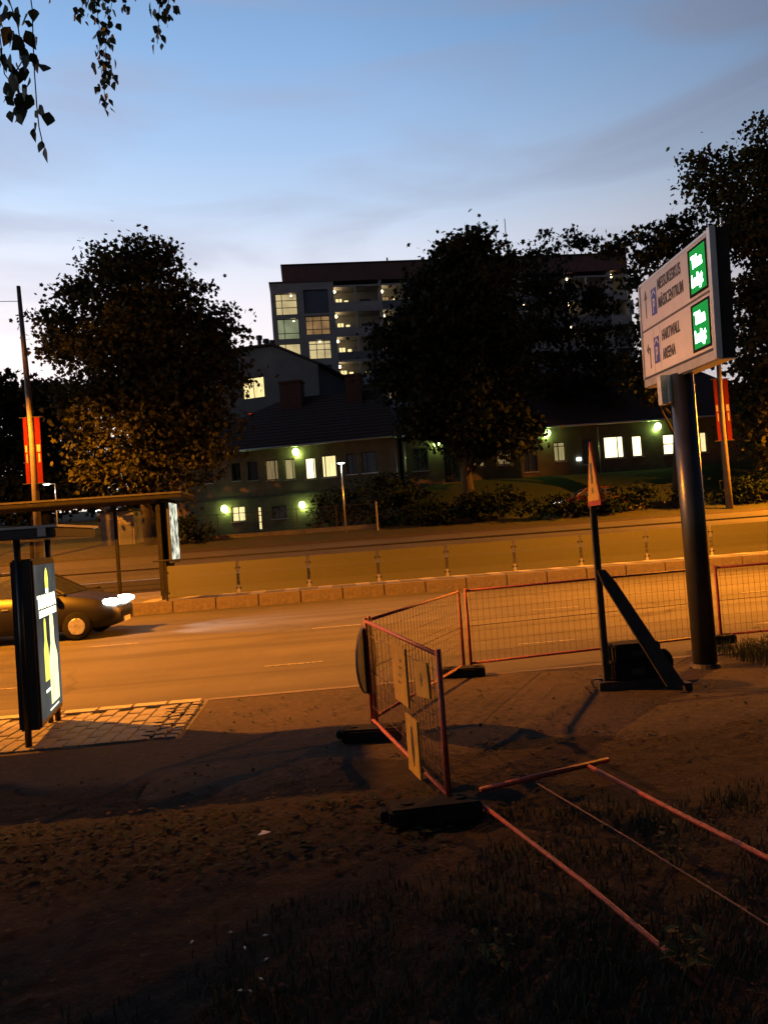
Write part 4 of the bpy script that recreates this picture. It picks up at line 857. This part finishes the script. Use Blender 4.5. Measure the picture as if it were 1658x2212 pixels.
MB().tube([(-.155, .05, 3.28), (-.155, .05, 3.62)], .055, 12).box(-.27, .0, 3.26, -.19, .1, 3.62).build('bracket', M['steel'], pgs)

# ------------------------------------------------------------------ site fence
def fence_panel(p0, p1, label, h=1.1, tilt=None, z0=0.0, posts=True):
    p0 = Vector((*p0, z0)); p1 = Vector((*p1, z0)); d = p1 - p0; L = d.length
    t = thing('site_fence', label, 'fence panel', p0, math.atan2(d.y, d.x), 'orange mesh fence panels')
    zb, zt = .12, h
    MB().tube([(.03, 0, .0), (.03, 0, h + .015)], .021, 10).build('upright', M['orange'], t, True)
    MB().tube([(L - .03, 0, .0), (L - .03, 0, h + .015)], .021, 10).build('upright', M['orange'], t, True)
    MB().tube([(.05, 0, zt - .02), (L - .05, 0, zt - .02)], .017, 8).build('top_rail', M['orange'], t, True)
    MB().tube([(.05, 0, zb), (L - .05, 0, zb)], .017, 8).build('bottom_rail', M['orange'], t, True)
    w = MB(); k = int(L / .085)
    for i in range(1, k): x = L * i / k; w.box(x - .0016, -.0016, zb, x + .0016, .0016, zt - .02)
    for i in range(1, 7): z = zb + (zt - zb) * i / 7; w.box(.03, .0017, z - .0016, L - .03, .0049, z + .0016)
    z = zb + (zt - zb) * .5; w.box(.03, -.006, z - .004, L - .03, -.0017, z + .004)
    w.build('wire_mesh', M['wire'], t)['kind'] = 'stuff'
    return t
P1, P2, P3, P4, P5 = (.70, 5.02), (.31, 7.31), (1.68, 9.72), (5.39, 10.20), (9.15, 10.35)
f1 = fence_panel(P1, P2, 'nearest orange mesh panel, carrying three yellow signs')
f2 = fence_panel((P2[0] + .03, P2[1] + .05), P3, 'orange mesh panel slanting from the round sign to the road edge')
f3 = fence_panel((P3[0] + .06, P3[1] + .02), P4, 'orange mesh panel along the road behind the warning sign stand')
f4 = fence_panel((P4[0] + .06, P4[1] + .02), P5, 'orange mesh panel along the road right of the black sign pole')
def foot(c, rz, label, L=.60, W=.23, Hh=.125):
    t = thing('fence_weight', label, 'fence foot', (*c, 0), rz, 'black plastic fence feet')
    MB().box(-L / 2, -W / 2, .0, L / 2, W / 2, Hh).build('block', M['black_plastic'], t, bevel=.018)
    MB().box(-L / 2 - .055, -W * .22, .035, -L / 2 - .001, W * .22, Hh - .02).build('handle', M['black_plastic'], t, bevel=.01)
    for x in (-.18, .18): MB().tube([(x, 0, Hh - .001), (x, 0, Hh + .012)], [.045, .04], 10).build('socket_rim', M['black_plastic'], t)
    return t
foot((.58, 4.98), R(2), 'nearest black fence foot, under the panel with yellow signs', .62)
foot((.29, 7.02), R(-8), 'black fence foot below the round sign', .56)
foot((1.62, 9.52), R(-10), 'black fence foot at the road edge corner of the fence', .56)
foot((5.4, 10.2), R(5), 'black fence foot hidden behind the thick black pole', .5)
# signs hung on the nearest panel
pa = math.atan2(P2[1] - P1[1], P2[0] - P1[0]); PLn = math.hypot(P2[0] - P1[0], P2[1] - P1[1])
def hung_sign(s, z0, z1, w, label, mark, rot=0.0):
    t = thing('yellow_sign', label, 'sign', (P1[0] + math.cos(pa) * s - math.sin(pa) * .03, P1[1] + math.sin(pa) * s + math.cos(pa) * .03, (z0 + z1) / 2), pa, 'yellow signs on the mesh fence')
    h = z1 - z0; Q = Matrix.Rotation(rot, 4, 'Y')
    MB().box(-w / 2, -.008, -h / 2, w / 2, .008, h / 2, Q).build('plate', M['yellow'], t)
    if mark == 'arrow': MB().prism([(-.012, -h * .36), (.03, -h * .1), (.018, h * .34), (-.02, h * .34), (-.045, -h * .1)], .0085, .0105, Q).build('arrow_mark', M['sign_black'], t)
    if mark == 'text':
        mb = MB()
        for q in range(4): mb.box(-w * .2 + .02 * q, .0085, h * .24 - q * h * .13, -w * .08 + .028 * q, .0105, h * .28 - q * h * .13, Q)
        mb.build('lettering', M['sign_black'], t)
    if mark == 'x': MB().box(-.03, .0085, -.012, .03, .0105, .012, Q).box(-.008, .0086, -.05, .008, .0106, .05, Q).build('mark', M['sign_black'], t)
    MB().box(-w / 2 + .02, -.014, h / 2 - .05, -w / 2 + .06, -.009, h / 2 - .02, Q).build('clip', M['steel'], t)
hung_sign(.97, .56, 1.02, .40, 'upper tall yellow sign nearer the round sign', 'text')
hung_sign(.36, .73, .98, .34, 'smaller yellow sign with dark mark nearer the front post', 'x', R(7))
hung_sign(.73, .06, .50, .32, 'lowest yellow sign with a long dark arrow, at the bottom rail', 'arrow')
# round sign seen from behind
rs = thing('round_sign', 'round traffic sign seen from its dark back at the fence corner', 'sign', (.30, 7.34, .70), math.atan2(.95, .33))
MB().tube([(0, -.012, 0), (0, .012, 0)], .33, 36).build('disc', M['sign_back'], rs)
MB().tube([(0, .0125, 0), (0, .014, 0)], .325, 36).build('face', M['red_sign'], rs); MB().tube([(0, .0145, 0), (0, .0155, 0)], .26, 36).build('face_centre', M['yellow'], rs)
MB().box(-.05, -.05, -.34, .05, -.0125, .38).build('bracket', M['black_metal'], rs)
# the panel that lies flat in the grass
fp = thing('fallen_fence', 'orange fence panel lying flat in the grass', 'fence panel', (1.43, 5.36, .02), math.atan2(-2.1, .48))
MB().tube([(0.01, -.495, .05), (0, .565, .09)], .020, 10).build('upright', M['orange'], fp, True)
MB().tube([(.30, -.60, .05), (.9, -.59, .045), (1.5, -.57, .03), (2.09, -.56, .0), (2.3, -.56, -.03)], .013, 8).build('rail', M['orange'], fp, True)
MB().tube([(.03, .38, .08), (1.0, .39, .06), (1.9, .41, .05), (3.2, .44, .04)], .015, 8).build('rail', M['orange'], fp, True)
MB().tube([(.1, -.1, .06), (1.1, -.06, .04), (2.0, -.08, .05), (3.2, -.1, .03)], .005, 6).build('middle_wire', M['wire'], fp, True)

# ------------------------------------------------------------------ road works warning sign on its weighted stand
wsn = thing('warning_sign', 'yellow triangular warning sign on a steel stand left of the black pole', 'sign', (2.99, 8.12, 0))
MB().box(-.035, -.025, .06, .035, .025, 2.06).build('post', M['dark_metal'], wsn, bevel=.006)
th = R(11.5); TM = Matrix.Translation((.03, -.02, 2.04)) @ Matrix(((math.sin(th), -math.cos(th), 0, 0), (math.cos(th), math.sin(th), 0, 0), (0, 0, 1, 0), (0, 0, 0, 1)))
def tri(s, lift=0.0): return [(-.43 * s, .02 + lift), (.43 * s, .02 + lift), (.46 * s, .05 + lift), (.02 * s, .74 * s + lift), (-.02 * s, .74 * s + lift), (-.46 * s, .05 + lift)]
MB().prism(tri(1), 0, .02, TM).build('rim', M['red_sign'], wsn)
MB().prism(tri(.84, .055), .0205, .023, TM).build('face', M['yellow'], wsn)
MB().prism([(-.05, .27), (.05, .27), (.085, .50), (-.085, .50)], .0235, .0255, TM).box(-.05, .0235, .16, .05, .0255, .225, TM).build('exclamation_mark', M['sign_black'], wsn)
# diagonal brace and base frame
br = MB(); b0, b1 = Vector((.02, -.03, 1.34)), Vector((.60, -.40, .07))
for p_, w_ in ((b0, .045), (b0.lerp(b1, .12), .075), (b1, .10)): br.v += [(p_.x - w_, p_.y - .02, p_.z), (p_.x + w_, p_.y - .02, p_.z), (p_.x + w_, p_.y + .02, p_.z), (p_.x - w_, p_.y + .02, p_.z)]
br.f += [(0, 3, 2, 1), (8, 9, 10, 11)] + [(k * 4 + i, k * 4 + (i + 1) % 4, k * 4 + 4 + (i + 1) % 4, k * 4 + 4 + i) for k in range(2) for i in range(4)]
br.build('brace', M['dark_metal'], wsn)
MB().box(-.12, -.10, 0, .78, -.02, .10).box(-.12, .12, 0, .78, .2, .10).build('base_beam', M['dark_metal'], wsn, bevel=.008)
MB().box(.70, -.42, 0, .78, .4, .09).box(-.12, -.02, .02, -.04, .12, .09).build('cross_beam', M['dark_metal'], wsn, bevel=.008)
for z, lb in ((.105, 'lower black weight block on the warning sign stand'), (.305, 'upper black weight block on the warning sign stand')):
    b = thing('weight_block', lb, 'weight', (3.34, 8.16, z), R(3 if z > .2 else -2), 'black weights on the sign stand')
    MB().box(-.30, -.14, 0, .26, .14, .195).build('block', M['black_plastic'], b, bevel=.02); MB().box(-.08, -.15, .06, .05, -.141, .12).build('grip', M['black_metal'], b)
rb = thing('rubber_ring', 'black rubber ring leaning on the stacked weights', 'weight', (3.68, 8.2, .105), R(10))
MB().tube([(-.05, 0, .14), (-.02, 0, .14), (.04, 0, .14), (.07, 0, .14)], [.11, .14, .14, .11], 18).build('ring', M['black_plastic'], rb, True)

# ------------------------------------------------------------------ small things on the ground
def scatter_leaves(name, n, area, size, m, seed, zfun, k=4):
    g = np.random.default_rng(seed); X = g.uniform(area[0], area[1], n); Y = g.uniform(area[2], area[3], n); Z = zfun(X, Y)
    a = g.uniform(0, 6.28, n); s = size * g.uniform(.4, 1.4, n); T = np.array([(-.5, 0, .0), (0, -.33, .12), (.5, 0, .05), (0, .33, .15)])
    tilt_ = g.uniform(-.5, .5, n); ca, sa_ = np.cos(a), np.sin(a)
    x = T[None, :, 0] * ca[:, None] - T[None, :, 1] * sa_[:, None]; y = T[None, :, 0] * sa_[:, None] + T[None, :, 1] * ca[:, None]; z = T[None, :, 2] + T[None, :, 0] * tilt_[:, None]
    P = np.stack([X[:, None] + x * s[:, None], Y[:, None] + y * s[:, None], Z[:, None] + (z + .2) * s[:, None] * .8], -1)
    return struct(np_mesh(name, P.reshape(-1, 3), (np.arange(n) * 4)[:, None] + np.arange(4)[None], m), 'stuff')
zn = lambda X, Y: bz(X, Y) * .5 + .002
scatter_leaves('fallen_leaves', 2600, (-4.5, 4.5, 2.6, 6.6), .045, M['litter_leaf'], 21, zn)
scatter_leaves('fallen_leaves', 500, (-1.5, 6, 6.3, 9.3), .05, M['leaf_dark'], 22, lambda X, Y: X * 0 + .008)
scatter_leaves('fallen_leaves', 1500, (-4.6, .6, 4.5, 5.6), .06, M['leaf_dark'], 23, zn)
scatter_leaves('gravel', 220, (-4, 4.5, 2.6, 6.4), .014, M['concrete'], 24, zn)
def grass_tufts(name, n, fn, hgt, seed, m):
    g = np.random.default_rng(seed); pts = []
    while len(pts) < n:
        x, y = fn(g); pts.append((x, y))
    P = np.array(pts); h = hgt * g.uniform(.4, 1.4, n); a = g.uniform(0, 6.28, n); ln = g.uniform(.1, .6, n) * h; w = .0028 + .002 * g.uniform(size=n)
    b = np.stack([P[:, 0], P[:, 1], bz(P[:, 0], P[:, 1]) * .5 - .01], -1); dx = np.stack([np.cos(a), np.sin(a), 0 * a], -1); px = np.stack([-np.sin(a), np.cos(a), 0 * a], -1) * w[:, None]
    mid = b + dx * (ln * .35)[:, None]; mid[:, 2] += h * .6; tip = b + dx * ln[:, None]; tip[:, 2] += h
    V = np.stack([b - px, b + px, mid + px * .8, mid - px * .8, tip + px * .15, tip - px * .15], 1).reshape(-1, 3); i = (np.arange(n) * 6)[:, None, None]
    return struct(np_mesh(name, V, (i + np.array([(0, 1, 2, 3), (3, 2, 4, 5)])[None]).reshape(-1, 4), m), 'stuff')
cl_ = [(random.uniform(.6, 3.2), random.uniform(2.4, 5.0)) for _ in range(120)] + [(random.uniform(-.6, 1.6), random.uniform(2.4, 4.1)) for _ in range(70)] + [(random.uniform(-3.5, 1), random.uniform(2.3, 3.3)) for _ in range(40)]
def pick(g):
    c = cl_[g.integers(0, len(cl_))]; return c[0] + g.normal() * .09, c[1] + g.normal() * .09
grass_tufts('grass', 11000, pick, .055, 31, M['grass'])
def pick2(g): return 5.0 + abs(g.normal()) * 1.5, 9.2 + g.normal() * .35
grass_tufts('weeds', 2500, pick2, .14, 32, M['grass'])
def weed(loc, label, n, h, spread, seed, ls=.10):
    t = thing('weed_plant', label, 'weed', loc, 0, 'leafy weeds at the edge of the grass'); g = random.Random(seed); mb = MB(); lv = MB()
    for i in range(n):
        a = g.uniform(0, 6.28); e = Vector((math.cos(a) * spread * g.random(), math.sin(a) * spread * g.random(), h * g.uniform(.5, 1.1))); mb.tube([(e.x * .2, e.y * .2, 0), e * .6 + Vector((0, 0, .02)), e], [.004, .003, .002], 5)
        for q in range(4):
            p = e * (.45 + .18 * q); b = g.uniform(0, 6.28); d = Vector((math.cos(b), math.sin(b), g.uniform(-.2, .4))); s_ = ls * g.uniform(.6, 1.2); n_ = d.cross(Vector((0, 0, 1))).normalized() * s_ * .28
            lv.add([p, p + d * s_ * .45 + n_, p + d * s_ - Vector((0, 0, s_ * .25)), p + d * s_ * .45 - n_], [(0, 1, 2, 3)])
    mb.build('stems', M['grass'], t); lv.build('foliage', M['leaf'], t)
weed((5.35, 9.25, 0), 'leafy weed at the roadside right of the black pole', 9, .24, .22, 1)
weed((5.75, 9.45, 0), 'bigger leafy weed at the roadside near the right edge', 11, .30, .28, 2)
weed((6.3, 9.3, 0), 'low leafy weed at the roadside, right edge', 8, .2, .25, 3)
weed((1.32, 3.05, 0), 'drooping leafy weed at the end of the lower fallen rail', 7, .26, .16, 4, .09)
weed((1.75, 3.95, 0), 'weed growing between the fallen rails', 6, .22, .16, 5, .07)
weed((.6, 3.25, 0), 'small weed in the dark grass left of the fallen rail', 6, .16, .15, 6, .06)
def scrap(x, y, s, a, label, group=None):
    mb = MB(); c, d = math.cos(a) * s, math.sin(a) * s
    z = float(bz(np.array(x), np.array(y))) * .5 + .012
    mb.add([(x - c, y - d, z), (x + d * .35, y - c * .35, z + .006), (x + c, y + d, z + .004), (x - d * .4, y + c * .4, z + s * .35), (x - c * .3, y - d * .3, z + s * .2), (x, y, z - .004)], [(0, 1, 5), (1, 2, 5), (2, 3, 5), (3, 4, 5), (4, 0, 5), (0, 1, 4), (1, 2, 3), (1, 3, 4)])
    tag(mb.build('paper_scrap', M['paper']), label, 'litter', group)
scrap(-.56, 5.0, .055, .3, 'crumpled pale scrap of paper on the dirt left of the nearest fence foot')
scrap(1.5, 5.55, .03, .5, 'tiny pale scrap between the fence and the fallen panel')
for x, y, s in ((-.80, 3.75, .014), (-.62, 3.80, .014), (-.44, 3.73, .016), (-.53, 3.64, .015), (-.42, 3.52, .015), (-.43, 3.37, .013), (-.51, 3.30, .015), (-.47, 3.29, .012), (-1.62, 3.35, .014), (-2.45, 4.55, .012), (-1.2, 3.12, .013)):
    scrap(x, y, s, random.uniform(0, 6), 'tiny pale scrap lying on the dark dirt in front', 'pale scraps on the dirt')
